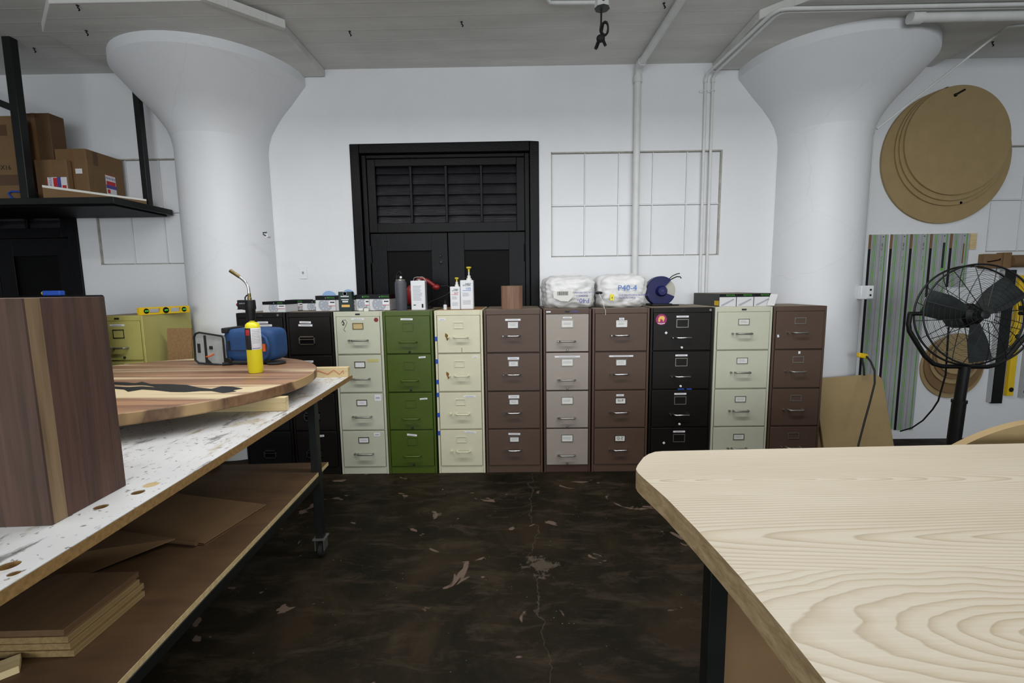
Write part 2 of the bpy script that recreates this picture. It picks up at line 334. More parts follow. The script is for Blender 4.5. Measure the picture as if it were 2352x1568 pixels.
def text(parent, s, size, mat, org, ax=(1, 0, 0), up=(0, 0, 1), name='lettering', align='CENTER', sx=1.0):
    cu = bpy.data.curves.new('t', 'FONT'); cu.body = s; cu.size = size; cu.align_x = align; cu.align_y = 'CENTER'; cu.extrude = .0004; cu.resolution_u = 2
    to = bpy.data.objects.new('t', cu); col.objects.link(to); bpy.context.view_layer.update()
    me = bpy.data.meshes.new_from_object(to.evaluated_get(bpy.context.evaluated_depsgraph_get()))
    bpy.data.objects.remove(to); bpy.data.curves.remove(cu)
    ax, up, org = Vector(ax), Vector(up), Vector(org); nn = ax.cross(up)
    for v in me.vertices: c = v.co.copy(); v.co = org + ax*c.x*sx + up*c.y + nn*c.z
    me.materials.clear(); me.materials.append(M[mat]); me.name = name
    o = bpy.data.objects.new(name, me); col.objects.link(o); o.parent = parent; return o
def lines(parent, x0, x1, y, zs, h, mat='ink', rag=.25, name='print'):
    m = MB()
    for z in zs: m.box(x0, x1-(x1-x0)*rag*rnd.random(), y-.0006, y, z, z+h)
    return m.build(name, mat, parent, smooth=0)

# ================================================================= SETTING
WY, CZ = 4.34, 3.44
struct(bx(-7, 7, -5, WY+.3, -.15, 0).build('floor', 'floor', smooth=0))
struct(bx(-7, 7, -5, WY+.3, CZ, CZ+.2).build('ceiling', 'ceiling', smooth=0))
struct(bx(-7.2, -7, -5, WY+.3, 0, CZ).build('wall_left', 'wall', smooth=0))
struct(bx(7, 7.2, -5, WY+.3, 0, CZ).build('wall_right', 'wall', smooth=0))
struct(bx(-7, 7, -5.2, -5, 0, CZ).build('wall_front', 'wall', smooth=0))
# openings in the back wall: x0,x1,z0,z1
OP = {'dL': (-5.77, -4.05, 0, 2.8), 'wL': (-3.87, -2.33, 1.755, 2.705), 'd': (-1.485, .225, 0, 2.8), 'w': (.335, 1.88, 1.77, 2.705), 'wR': (4.32, 5.86, 1.765, 2.705)}
m = MB(); xs = sorted({-7, 7} | {v for o in OP.values() for v in o[:2]})
for a, b in zip(xs[:-1], xs[1:]):
    op = [o for o in OP.values() if o[0] <= a+1e-6 and o[1] >= b-1e-6]
    if not op: m.box(a, b, WY, WY+.3, 0, CZ)
    else:
        o = op[0]
        if o[2] > 0: m.box(a, b, WY, WY+.3, 0, o[2])
        m.box(a, b, WY, WY+.3, o[3], CZ)
wall = struct(m.build('wall_back', 'wall', smooth=0))
def blocked_window(n, key, ncol):
    x0, x1, z0, z1 = OP[key]; wd = struct(bx(x0, x1, WY+.05, WY+.3, z0, z1).build('window_%d' % n, 'wall', smooth=0)); zm = z0+(z1-z0)*.5; cw = (x1-x0)/ncol
    for i in range(ncol):
        for (a, b) in ((z0+.012, zm-.009), (zm+.009, z1-.012)):
            bx(x0+i*cw+.007, x0+(i+1)*cw-.007, WY+.026, WY+.05, a, b).build('pane', 'wall', wd, smooth=0)
    for i in range(1, ncol): bx(x0+i*cw-.005, x0+i*cw+.005, WY+.018, WY+.05, z0+.004, z1-.004).build('muntin', 'white_paint', wd, smooth=0)
    bx(x0+.004, x1-.004, WY+.014, WY+.05, zm-.006, zm+.006).build('glazing_bar', 'white_paint', wd, smooth=0)
    m = MB(); m.box(x0, x1, WY+.002, WY+.05, z1-.010, z1); m.box(x0, x1, WY+.002, WY+.05, z0, z0+.006); m.box(x0, x0+.006, WY+.002, WY+.05, z0, z1); m.box(x1-.014, x1, WY+.004, WY+.05, z0, z1)
    m.build('window_frame', 'grime', wd, smooth=0)
blocked_window(1, 'w', 5); blocked_window(2, 'wL', 5); blocked_window(3, 'wR', 5)
def black_door(n, key):
    x0, x1, z0, z1 = OP[key]; cx = (x0+x1)/2
    d = struct(bx(x0, x1, WY+.2, WY+.29, z0, z1).build('door_%d' % n, 'black_flat', smooth=0))
    f = MB()
    for a in ((x0, x0+.085), (x1-.085, x1)): f.box(a[0], a[1], WY-.015, WY+.2, 0, z1)
    f.box(x0+.085, x1-.085, WY-.015, WY+.2, z1-.085, z1)
    f.box(x0+.085, x0+.13, WY+.03, WY+.2, 0, z1-.085); f.box(x1-.13, x1-.085, WY+.03, WY+.2, 0, z1-.085); f.box(x0+.13, x1-.13, WY+.03, WY+.2, z1-.12, z1-.085)
    f.build('door_frame', 'black_door', d, bevel=.006)
    zt = 2.02   # transom bottom
    f = MB(); a, b = x0+.13, x1-.13
    f.box(a, a+.075, WY+.045, WY+.13, zt, z1-.12); f.box(b-.075, b, WY+.045, WY+.13, zt, z1-.12); f.box(a+.075, b-.075, WY+.045, WY+.13, zt, zt+.085); f.box(a+.075, b-.075, WY+.045, WY+.13, z1-.185, z1-.12)
    f.build('transom_frame', 'black_door', d, bevel=.004)
    la, lb, lz0, lz1 = a+.075, b-.075, zt+.085, z1-.185; ns = 6; st = (lz1-lz0)/(ns-.55)
    for i in range(ns):
        z = lz0-.02+st*i; m = MB().prism([(WY+.075, max(z, lz0-.02)), (WY+.083, max(z, lz0-.02)), (WY+.118, min(z+st*1.12, lz1+.02)), (WY+.110, min(z+st*1.12, lz1+.02))], la, lb, lambda p, q, t: (t, p, q))
        m.build('louver_slat', 'louver', d, smooth=0)
    for i in (1, 2, 3): xx = la+(lb-la)*i/4; bx(xx-.012, xx+.012, WY+.05, WY+.075, lz0, lz1).build('grille_bar', 'black_door', d, bevel=.003)
    for q in (0, 1):
        p0, p1 = (a, cx-.003) if q == 0 else (cx+.003, b)
        lf = MB(); s_ = .15; zp = zt-.17; lf.box(p0, p0+s_, WY+.06, WY+.11, .02, zt-.006); lf.box(p1-s_, p1, WY+.06, WY+.11, .02, zt-.006); lf.box(p0+s_, p1-s_, WY+.06, WY+.11, zp, zt-.006); lf.box(p0+s_, p1-s_, WY+.06, WY+.11, .02, .25)
        lo = lf.build('door_leaf', 'black_door', d, bevel=.003)
        bx(p0+s_, p1-s_, WY+.082, WY+.1, .25, zp).build('door_panel', 'black_flat', lo, smooth=0)
        hx = p0 if q == 0 else p1
        MB().cyl((hx, WY+.052, 1.74), (hx, WY+.052, 1.9), .011, n=10).build('hinge', 'black_door', lo)
    for zz, r in ((1.80, .012), (1.74, .016)): MB().lathe([(r, 0), (r, -.008), (r*.6, -.012), (0, -.012)], (cx-.07, WY+.06, zz), 14, 'y').build('lock_cylinder', 'dark_steel', d)
black_door(1, 'd'); black_door(2, 'dL')

# concrete mushroom columns
def column(x, y, r, rc, octa, label):
    t = thing('concrete_column', label, 'column', (x, y, 0), group=None); zb = CZ-.065
    MB().lathe([(r, 0), (r, 2.72), (r+.012, 2.80)], n=56).build('shaft', 'column', t, smooth=50)
    MB().lathe([(r+.012, 2.80), (r+.04, 2.88), (r+.09, 2.96), (r+(rc-r)*.42, 3.05), (r+(rc-r)*.62, 3.13), (rc, zb-.075), (rc, zb)], n=64).build('capital', 'column', t, smooth=30)
    MB().prism([(a-x, b-y) for a, b in octa], zb, CZ).build('drop_panel', 'ceiling', t, bevel=.006)
    return t
lc = column(-2.60, 4.30, .376, .75, [(-3.40, 4.33), (-3.40, 3.55), (-3.02, 3.22), (-2.03, 3.22), (-1.67, 3.58), (-1.67, 4.33)], 'white concrete mushroom column beside the mustard-yellow filing cabinet')
rc_ = column(2.735, 4.30, .366, .745, [(1.76, 4.33), (1.76, 3.55), (2.1, 3.22), (3.3, 3.22), (3.68, 3.58), (3.68, 4.33)], 'white concrete mushroom column beside the stacked round boards')
# ledge on shuttering edge of the drop panel
a, b = Vector((-2.03-.0, 3.22, CZ-.05)), Vector((-1.67, 3.58, CZ-.05))
solo(MB().bar((0, 0, 0), b-a, .05, .06).build('shuttering_strip', 'ceiling', bevel=.004), 'rough pale concrete strip on the chamfered edge of the drop panel', 'concrete strip', a+Vector((.03, -.03, 0)))

# pipes and conduits
def pipe(name, pts, r, mat, label, cat, group=None, fit=None):
    p0 = Vector(pts[0]); t = thing(name, label, cat, p0, group=group)
    MB().tube([Vector(p)-p0 for p in pts], r, 14).build('pipe_run', mat, t, smooth=60)
    for (p, q, rr) in fit or []: MB().cyl(Vector(p)-p0, Vector(q)-p0, rr, n=14).build('coupling', mat, t, smooth=60)
    return t
px_, py_ = 1.095, WY-.036
pipe('wall_pipe', [(px_+.01, py_, 0), (px_, py_, 3.30), (px_, py_-.005, 3.345), (px_, py_-.03, 3.38), (px_+.005, py_-.09, 3.395), (1.137, 3.354, 3.40), (1.21, 1.6, 3.40)], .030, 'conduit',
     'thick white pipe rising past the bricked-up window to the ceiling', 'pipe', fit=[((px_, py_, 3.27), (px_, py_, 3.325), .037), ((px_+.003, py_-.06, 3.393), (px_+.008, py_-.12, 3.396), .037)])
e1, e2 = onZ(1790, 22, 3.345), onZ(2352, 17, 3.345)
for i, (a, b) in enumerate(((1.722, 1.698), (1.775, 1.762))):
    pts = [(a, WY-.016, 0), (b, WY-.016, 3.27), (b+.004, WY-.03, 3.32), (b+.01, WY-.07, 3.34)]
    if i == 0: pts += [(e1.x-.02, e1.y+.06, 3.35), (e1.x+.01, e1.y+.01, 3.35), (e1.x+.06, e1.y, 3.35), (4.9, e1.y, 3.35)]
    else: pts += [(e1.x+.02, e1.y+.085, 3.352), (e1.x+.04, e1.y+.04, 3.352), (e1.x+.09, e1.y+.03, 3.352), (4.9, e1.y+.03, 3.352)]
    pipe('thin_conduit', pts, .0125, 'conduit', ['thin conduit on wall and ceiling, the one nearer the thick pipe', 'thin conduit on wall and ceiling, the one nearer the white column'][i], 'conduit', 'pair of thin conduits', fit=[(pts[1], (b, WY-.016, 3.31), .017)])
sb = thing('conduit_strap', 'white painted strap clamping the pair of thin conduits to the wall', 'strap', (1.735, WY-.002, 3.20))
bx(-.085, .05, -.012, 0, -.011, .011).build('strap_plate', 'white_paint', sb, bevel=.003)
for x in (-.037, .027): MB().tube([(x-.018, -.008, 0), (x-.015, -.026, 0), (x, -.033, 0), (x+.015, -.026, 0), (x+.018, -.008, 0)], .006, 6).build('saddle', 'white_paint', sb)
p0 = onZ(2100, 40, 3.326); p1 = p0
pipe('sprinkler_pipe', [(p0.x, p0.y, 3.325), (5.2, p1.y, 3.325)], .031, 'conduit', 'short thick pipe above the capital of the column by the round boards', 'pipe', fit=[((p0.x-.03, p0.y, 3.325), (p0.x+.05, p0.y, 3.325), .04)])
ca, cb = onY(2014, 296, 4.12), onZ(2312, 62, 3.43)
pipe('ceiling_cable', [(ca.x, ca.y, ca.z), (cb.x, cb.y, cb.z), (cb.x+.35, cb.y-.05, 3.432)], .009, 'conduit', 'thin white cable slanting from the column up to the ceiling', 'cable')
q0, q1 = onY(2012, 300, 4.02), onY(1992, 645, 4.02)
ct = pipe('column_conduit', [(3.035, 4.1, .9), (3.035, 4.1, 2.85), (3.05, 4.1, 2.9)], .012, 'conduit', 'vertical white conduit down the side of the column with an outlet box', 'conduit')
ob = thing('outlet_box', 'white outlet box on the column above the yellow plug', 'outlet', (2.96, 3.965, 1.36))
bx(-.045, .06, -.03, .02, 0, .115).build('box_body', 'white_paint', ob, bevel=.006); bx(.005, .055, -.034, -.03, .008, .107).build('cover_plate', 'white_paint', ob, bevel=.002)
for z in (.035, .08): bx(.022, .038, -.0355, -.034, z-.008, z+.008).build('socket', 'ink', ob)
# ceiling junction box with dangling cord
jb = onZ(1383, 14, 3.40); J = thing('junction_box', 'octagonal ceiling junction box with curved conduit and knotted black cord', 'junction box', (jb.x, jb.y, CZ))
MB().lathe([(.052, 0), (.052, -.05), (.049, -.054)], n=8).build('box_body', 'conduit', J, smooth=0); MB().lathe([(.052, -.054), (.052, -.058), (0, -.058)], n=8).build('cover', 'box_dark', J, smooth=0)
c0 = onZ(1242, -30, 3.42)-Vector((jb.x, jb.y, CZ)); c1 = onZ(1262, 10, 3.42)-Vector((jb.x, jb.y, CZ))
MB().tube([(c0.x, c0.y, -.014), (c0.x+.004, c0.y+.06, -.014), (c1.x, c1.y-.012, -.014), (c1.x+.06, .0, -.014), (-.05, 0.0, -.016)], .012, 12).build('conduit', 'conduit', J, smooth=60)
MB().ball((0, -.052, -.025), .011).build('knockout_plug', 'steel', J)
MB().tube([(-.005, 0, -.058), (-.006, 0, -.15)]+[(.018+.03*math.cos(t)*(1-.02*t), .01*math.sin(t*2.3), -.185+.042*math.sin(t)) for t in [PI*.9+i*.35 for i in range(34)]]+[(-.01, 0, -.25)], .0065, 8).build('cord', 'rubber', J, smooth=60)
MB().ball((-.008, 0, -.247), (.03, .025, .026)).build('knot', 'rubber', J); MB().bar((-.02, 0, -.26), (-.042, -.005, -.315), .026, .022).build('plug', 'black_plastic', J, bevel=.004); MB().cyl((.01, 0, -.26), (.026, 0, -.295), .010).build('plug', 'black_plastic', J)
HK = [(803, 72, CZ, 'dark hook stub in the ceiling between the drop panel and the black door'), (1060, 50, CZ, 'dark hook stub in the ceiling above the black louvered door'), (1525, 7, CZ, 'dark hook stub in the ceiling beside the thick white pipe'), (198, 70, CZ-.065, 'dark hook stub on the drop panel above the overhead rack'), (178, 12, CZ-.065, 'dark hook stub on the drop panel above the overhead rack'), (78, 110, CZ, 'dark hook stub in the ceiling behind the overhead rack post'), (2280, 96, CZ, 'dark hook stub in the ceiling above the big round boards')]
for u, v_, z, hl_ in HK:
    p = onZ(u, v_, z); ht = thing('ceiling_hook', hl_, 'hook', p, group='hook stubs in the ceiling')
    MB().lathe([(.009, 0), (.009, -.005), (.004, -.008), (.004, -.018)], n=10).build('stub', 'steel', ht); MB().tube([(0, 0, -.016), (.008, 0, -.022), (.011, 0, -.029), (.003, 0, -.034)], .004, 6).build('hook', 'black_flat', ht)
p = onY(697, 628, WY); sw = thing('wall_plate', 'white blank switch plate on the wall left of the black door', 'switch plate', (p.x, WY, p.z-.05))
bx(-.036, .036, -.007, 0, 0, .115).build('plate', 'wall', sw, bevel=.003); bx(-.006, .006, -.016, -.007, .048, .068).build('toggle', 'grime', sw)
p = onY(613, 542, 3.98); cr_ = thing('cleat_hook', 'small white metal cleat hook on the column', 'hook', p)
MB().cyl((0, .04, 0), (0, -.012, 0), .014).build('base', 'white_paint', cr_); MB().tube([(0, -.01, .0), (-.018, -.02, .01), (-.02, -.02, .026), (.012, -.02, .028)], .005, 8).build('hook', 'steel', cr_)

# ================================================================= FILING CABINETS
ZD = [(.992, 1.285), (.683, .98), (.374, .671), (.065, .362)]
CH = 1.325
def bar_handle(w_, drop=.0, r=.0072):
    h = w_/2; return MB().tube([(-h, 0, 0), (-h, -.02, 0), (-h+.006, -.03, -drop*.5), (-h+.016, -.034, -drop), (h-.016, -.034, -drop), (h-.006, -.03, -drop*.5), (h, -.02, 0), (h, 0, 0)], r, 8)
def shift(mb, x, y, z): mb.v = [(a+x, b+y, c+z) for a, b, c in mb.v]; return mb
def cabinet(x0, x1, yf, dep, body, drw, label, hp=(.5, .6), hw=.11, hm='chrome', holder=(.5, .27), hsz=(.078, .048), hold_m='chrome', card=None, latch=.28, latch_m='chrome', style='bar', strips=None, lock=None, plate=True, H=CH, tilt=0, top=None, kick=.065):
    t = thing('filing_cabinet', label, 'filing cabinet', ((x0+x1)/2, yf, 0), rotz=tilt); w_ = x1-x0; h = w_/2
    m = MB(); m.box(-h, h, .02, dep, .0, H); m.box(-h, -h+.017, 0, .02, 0, H); m.box(h-.017, h, 0, .02, 0, H); m.box(-h+.017, h-.017, 0, .02, H-.038, H); m.box(-h+.017, h-.017, .003, .02, .0, kick-.004)
    for (a, b), (c, d) in zip(ZD[:-1], ZD[1:]): m.box(-h+.017, h-.017, .004, .02, d+.003, a-.003)
    m.build('body', body, t, bevel=.0025)
    bx(-h+.012, h-.012, .02, dep-.006, H, H+.0015).build('top_dust', top or 'dust_top', t, smooth=0)
    if plate: bx(-.018, .018, -.0025, 0, H-.026, H-.014).build('maker_plate', 'ink', t)
    for i, (z0, z1) in enumerate(ZD):
        dr = bx(-h+.021, h-.021, -.004, .018, z0, z1).build('drawer', drw, t, bevel=.002); dw = w_-.042; dh = z1-z0; y = -.004
        fx = lambda f: -dw/2+dw*f
        fz = lambda f: z1-dh*f
        if style == 'bar':
            shift(bar_handle(hw), fx(hp[0]), y, fz(hp[1])).build('handle', hm, dr, smooth=60)
        elif style == 'frame':
            m = MB(); a, b, c, d = fx(hp[0])-hw/2, fx(hp[0])+hw/2, fz(hp[1])-.034, fz(hp[1])+.034
            m.box(a, b, y-.008, y, d-.008, d); m.box(a, b, y-.008, y, c, c+.008); m.box(a, a+.008, y-.008, y, c, d); m.box(b-.008, b, y-.008, y, c, d); m.box(a, b, y-.010, y-.004, d-.028, d-.022)
            m.build('handle', hm, dr)
            bx(a+.006, b-.006, y-.001, y, c+.006, d-.006).build('pull_recess', 'black_flat', dr)
        if holder:
            cx, cz = fx(holder[0]), fz(holder[1]); a, b, c, d = cx-hsz[0]/2, cx+hsz[0]/2, cz-hsz[1]/2, cz+hsz[1]/2; e = .005
            m = MB(); m.box(a, b, y-.004, y, d-e, d); m.box(a, b, y-.004, y, c, c+e); m.box(a, a+e, y-.004, y, c+e, d-e); m.box(b-e, b, y-.004, y, c+e, d-e)
            fo = m.build('label_holder', hold_m, dr)
            cd = card[i] if card else None
            if cd:
                co = bx(a+e, b-e, y-.0015, y, c+e, d-e).build('card', cd[0], fo)
                if len(cd) > 1 and cd[1]: text(fo, cd[1], hsz[1]*.55, cd[2], (cx, y-.0017, cz), name='card_lettering')
                elif cd[0] == 'paper': lines(fo, a+.016, b-.014, y-.0016, [cz+.004, cz-.006], .003, 'grey_print')
        if latch: MB().lathe([(.008, 0), (.008, -.012), (.0055, -.016), (.0055, -.022), (0, -.022)], (fx(latch), y, fz(hp[1])), 12, 'y').build('thumb_latch', latch_m, dr)
        if lock: MB().lathe([(.009, 0), (.009, -.006), (.006, -.010), (0, -.010)], (fx(lock[0]), y, fz(lock[1])), 14, 'y').build('lock_knob', lock[2], dr)
        for (f, g, sw_, sh_, rot) in (strips[i] if strips else []):
            c = Vector((fx(f), y-.0007, fz(g))); ax = Vector((math.cos(rot), 0, math.sin(rot))); so = MB().obox(c, ax*sw_/2, (0, .0007, 0), Vector((-math.sin(rot), 0, math.cos(rot)))*sh_/2).build('label_strip', 'label', dr, smooth=0)
            if sw_ > .03: MB().obox(c-Vector((0, .0009, 0)), ax*sw_*.33, (0, .0003, 0), Vector((-math.sin(rot), 0, math.cos(rot)))*sh_*.13).build('print', 'grey_print', so, smooth=0)
    return t
def drawers(t): return [c for c in t.children if c.name.startswith('drawer')]
S = lambda *a: [a]
CB = {}
CB['yellow'] = cabinet(-3.17, -2.79, 3.42, .52, 'cab_yellow', 'cab_yellow', 'mustard-yellow filing cabinet with a yellow spirit level on top', hp=(.55, .68), hw=.1, hm='zinc', holder=(.52, .32), hsz=(.085, .065), latch=.3, latch_m='zinc', lock=(.6, .93, 'ink'), strips=[[(.5, .1, .11, .015, 0)], [(.7, .08, .09, .015, 0)], [], []])
CB['black'] = cabinet(-2.2, -1.815, 3.61, .55, 'cab_black', 'cab_black', 'black filing cabinet against the column, leftmost of the wall row', style='frame', hp=(.5, .62), hw=.1, holder=None, latch=None, strips=[[(.3, .12, .05, .016, 0), (.3, .2, .05, .016, 0), (.3, .28, .05, .016, 0), (.55, .12, .085, .016, 0), (.6, .20, .11, .016, 0)], [], [], []])
CB['dark2'] = cabinet(-1.805, -1.44, 3.61, .65, 'cab_darkbrown', 'cab_darkbrown', 'very dark brown filing cabinet with framed pulls, next to the grey-green one', style='frame', hp=(.42, .62), hw=.125, holder=None, latch=None, strips=[[(.4, .13, .09, .016, -.03), (.4, .21, .11, .016, -.02)], [(.4, .15, .09, .016, 0)], [(.6, .12, .06, .016, 0)], [(.62, .12, .045, .016, .06)]], plate=False)
CB['grey'] = cabinet(-1.432, -1.05, 3.61, .65, 'cab_grey', 'cab_grey', 'pale grey-green filing cabinet with a black ink doodle on its top drawer', hp=(.53, .63), hw=.125, hm='zinc', holder=(.5, .25), hsz=(.085, .05), hold_m='brass', latch=.28, latch_m='zinc', card=[('ply_edge',), ('label', '', 'ink'), ('label', '~~', 'ink_red'), ('label', '~~~', 'ink_red')], strips=[[(.5, .06, .1, .014, 0)], [], [(.88, .12, .05, .05, 0)], [(.82, .1, .05, .03, 0)]])
CB['green'] = cabinet(-1.044, -.655, 3.61, .65, 'cab_green', 'cab_green', 'olive-green filing cabinet under the dark grey bottle', hp=(.5, .69), hw=.13, hm='cab_green', holder=(.5, .29), hsz=(.085, .066), hold_m='cab_green', latch=None, lock=(.52, .96, 'ink'), strips=[[(.48, .08, .095, .014, -.02)], [(.8, .07, .055, .013, .06)], [(.8, .16, .06, .013, .06)], [(.5, .12, .08, .015, -.12)]], plate=False)
CB['cream'] = cabinet(-.640, -.262, 3.61, .65, 'cab_cream', 'cab_cream', 'chipped cream filing cabinet with rust stains and blue tape on its edge', hp=(.55, .58), hw=.105, hm='cab_cream', holder=(.5, .26), hsz=(.08, .05), hold_m='cab_cream', latch=.26, latch_m='cab_cream', strips=[[(.12, .1, .055, .016, 0)], [(.87, .08, .035, .013, 0)], [(.72, .11, .1, .014, 0)], [(.72, .06, .095, .014, -.08)]], plate=False, top='cardtop')
WC = [('paper',)]*4
CB['brown1'] = cabinet(-.252, .205, 3.61, .65, 'cab_brown', 'cab_brown', 'wide brown filing cabinet under the walnut offcut block', hp=(.5, .56), hw=.105, holder=(.5, .27), hsz=(.078, .046), card=WC, latch=.31, strips=[[(.5, .13, .12, .015, 0)], [(.5, .13, .09, .02, 0)], [(.5, .13, .085, .025, 0)], [(.5, .12, .095, .015, -.02)]], plate=False)
CB['tan'] = cabinet(.215, .590, 3.61, .65, 'cab_rbrown', 'cab_tan', 'red-brown filing cabinet with four pale tan drawers', hp=(.5, .72), hw=.12, hm='zinc', holder=(.5, .25), hsz=(.095, .062), hold_m='zinc', card=WC, latch=.28, lock=(.5, .96, 'zinc'), strips=[[(.5, .09, .07, .012, 0)], [(.5, .1, .2, .013, 0)], [], []])
CB['brown2'] = cabinet(.600, 1.045, 3.61, .65, 'cab_brown', 'cab_brown', 'wide brown filing cabinet with cards lettered N-P and Q-Z', hp=(.51, .58), hw=.11, holder=(.51, .27), hsz=(.085, .052), card=[('paper',), ('paper',), ('paper', 'N-P', 'ink'), ('paper', 'Q-Z', 'ink')], latch=.31, strips=[[(.51, .14, .04, .016, 0)], [(.51, .1, .19, .013, 0)], [(.5, .12, .06, .016, 0)], []], plate=False)
CB['dark'] = cabinet(1.055, 1.545, 3.61, .65, 'cab_darkbrown', 'cab_darkbrown', 'dark espresso filing cabinet with a round magenta sticker', hp=(.52, .66), hw=.12, hm='chrome', holder=(.5, .28), hsz=(.095, .066), hold_m='zinc', latch=.33, lock=(.5, .93, 'label'), strips=[[(.5, .1, .095, .014, 0)]]*4)
CB['grey2'] = cabinet(1.555, 2.000, 3.61, .65, 'cab_grey', 'cab_grey', 'pale grey-green filing cabinet with the long flat boxes on top', hp=(.51, .57), hw=.115, hm='zinc', holder=(.5, .26), hsz=(.088, .05), hold_m='zinc', card=WC, latch=.29, latch_m='zinc', strips=None)
CB['brown3'] = cabinet(2.010, 2.420, 3.61, .48, 'cab_brown', 'cab_brown', 'brown filing cabinet with empty label frames, beside the leaning board', hp=(.5, .56), hw=.11, hm='zinc', holder=(.5, .25), hsz=(.088, .05), hold_m='zinc', latch=.25, strips=[[(.05, .65, .014, .02, .2)], [(.52, .06, .016, .02, 0)], [], []], plate=False)
# individual marks
t = CB['grey']; d0 = drawers(t)[0]; y = -.0048
MB().tube([(-.13, y, 1.235), (-.118, y, 1.26), (-.095, y, 1.262), (-.085, y, 1.24), (-.1, y, 1.21), (-.115, y, 1.185), (-.1, y, 1.172)], .0016, 5).build('ink_doodle', 'ink', d0); MB().tube([(-.12, y, 1.255), (-.108, y, 1.235), (-.112, y, 1.22), (-.122, y, 1.228)], .004, 5).build('ink_doodle', 'ink', d0)
MB().lathe([(.017, 0), (.017, -.001), (0, -.001)], (.145, -.0042, 1.26), 20, 'y').build('round_sticker', 'red_plastic', d0)
bx(.06, .15, -.0052, -.004, .925, .95).build('masking_tape', 'masking', drawers(t)[1])
t = CB['cream']
for z in (1.105, .925, .76, .655, .49, .34): bx(-.190, -.170, -.003, .0, z-.018, z+.016).build('tape_piece', 'blue_tape', t)
for i, d in enumerate(drawers(t)):
    z0, z1 = ZD[i]; zz = z1-(z1-z0)*.58
    if i < 2:
        MB().prism([(-.105, zz+.035), (-.085, zz+.02), (-.08, zz-.01), (-.092, zz-.03), (-.1, zz-.005), (-.108, zz+.01)], -.0048, -.004, lambda a, b, t_: (a, t_, b)).build('rust_stain', 'rust', d, smooth=0)
bx(.02, .024, -.0048, -.004, .995, 1.03).build('rust_stain', 'rust', drawers(t)[0])
t = CB['dark']; d0 = drawers(t)[0]
st = MB().lathe([(.043, 0), (.043, -.001), (0, -.001)], (-.165, -.0042, 1.235), 28, 'y').build('round_sticker', 'magenta', d0)
MB().prism([(-.19, 1.22), (-.188, 1.245), (-.175, 1.262), (-.15, 1.262), (-.138, 1.25), (-.142, 1.232), (-.15, 1.215), (-.158, 1.235), (-.172, 1.24), (-.176, 1.215)], -.0062, -.0052, lambda a, b, t_: (a, t_, b)).build('sticker_figure', 'gold', st, smooth=0)
m = MB()
for a_ in range(6): m.box(-.191+a_*.0095, -.185+a_*.0095, -.0056, -.005, 1.201-.004*(2.5-abs(a_-2.5))/2.5, 1.209-.004*(2.5-abs(a_-2.5))/2.5)
m.build('sticker_print', 'label', st, smooth=0)
for i, (x, z) in enumerate(((-.125, 1.13), (-.12, .24))):
    MB().prism([(x-.012, z), (x, z+.012), (x+.012, z), (x, z-.012)], -.0052, -.004, lambda a, b, t_: (a, t_, b)).build('diamond_sticker', 'label', drawers(t)[0 if i == 0 else 3], smooth=0)
MB().lathe([(.009, 0), (.009, -.006), (0, -.006)], (.215, 0, 1.305), 14, 'y').build('key_lock', 'chrome', t)
for (a, b) in ((-.02, .03), (.05, .09)): bx(a, b, -.0035, 0, .675, .684).build('tape_piece', 'blue_tape', t)
t = CB['tan']; bx(-.165, -.13, -.003, 0, 1.3, 1.31).build('tape_piece', 'label', t); bx(.035, .085, -.003, 0, 1.302, 1.309).build('ink_mark', 'ink_violet', t)
t = CB['black']; MB().lathe([(.009, 0), (.009, -.006), (0, -.006)], (.14, 0, 1.306), 14, 'y').build('key_lock', 'chrome', t)

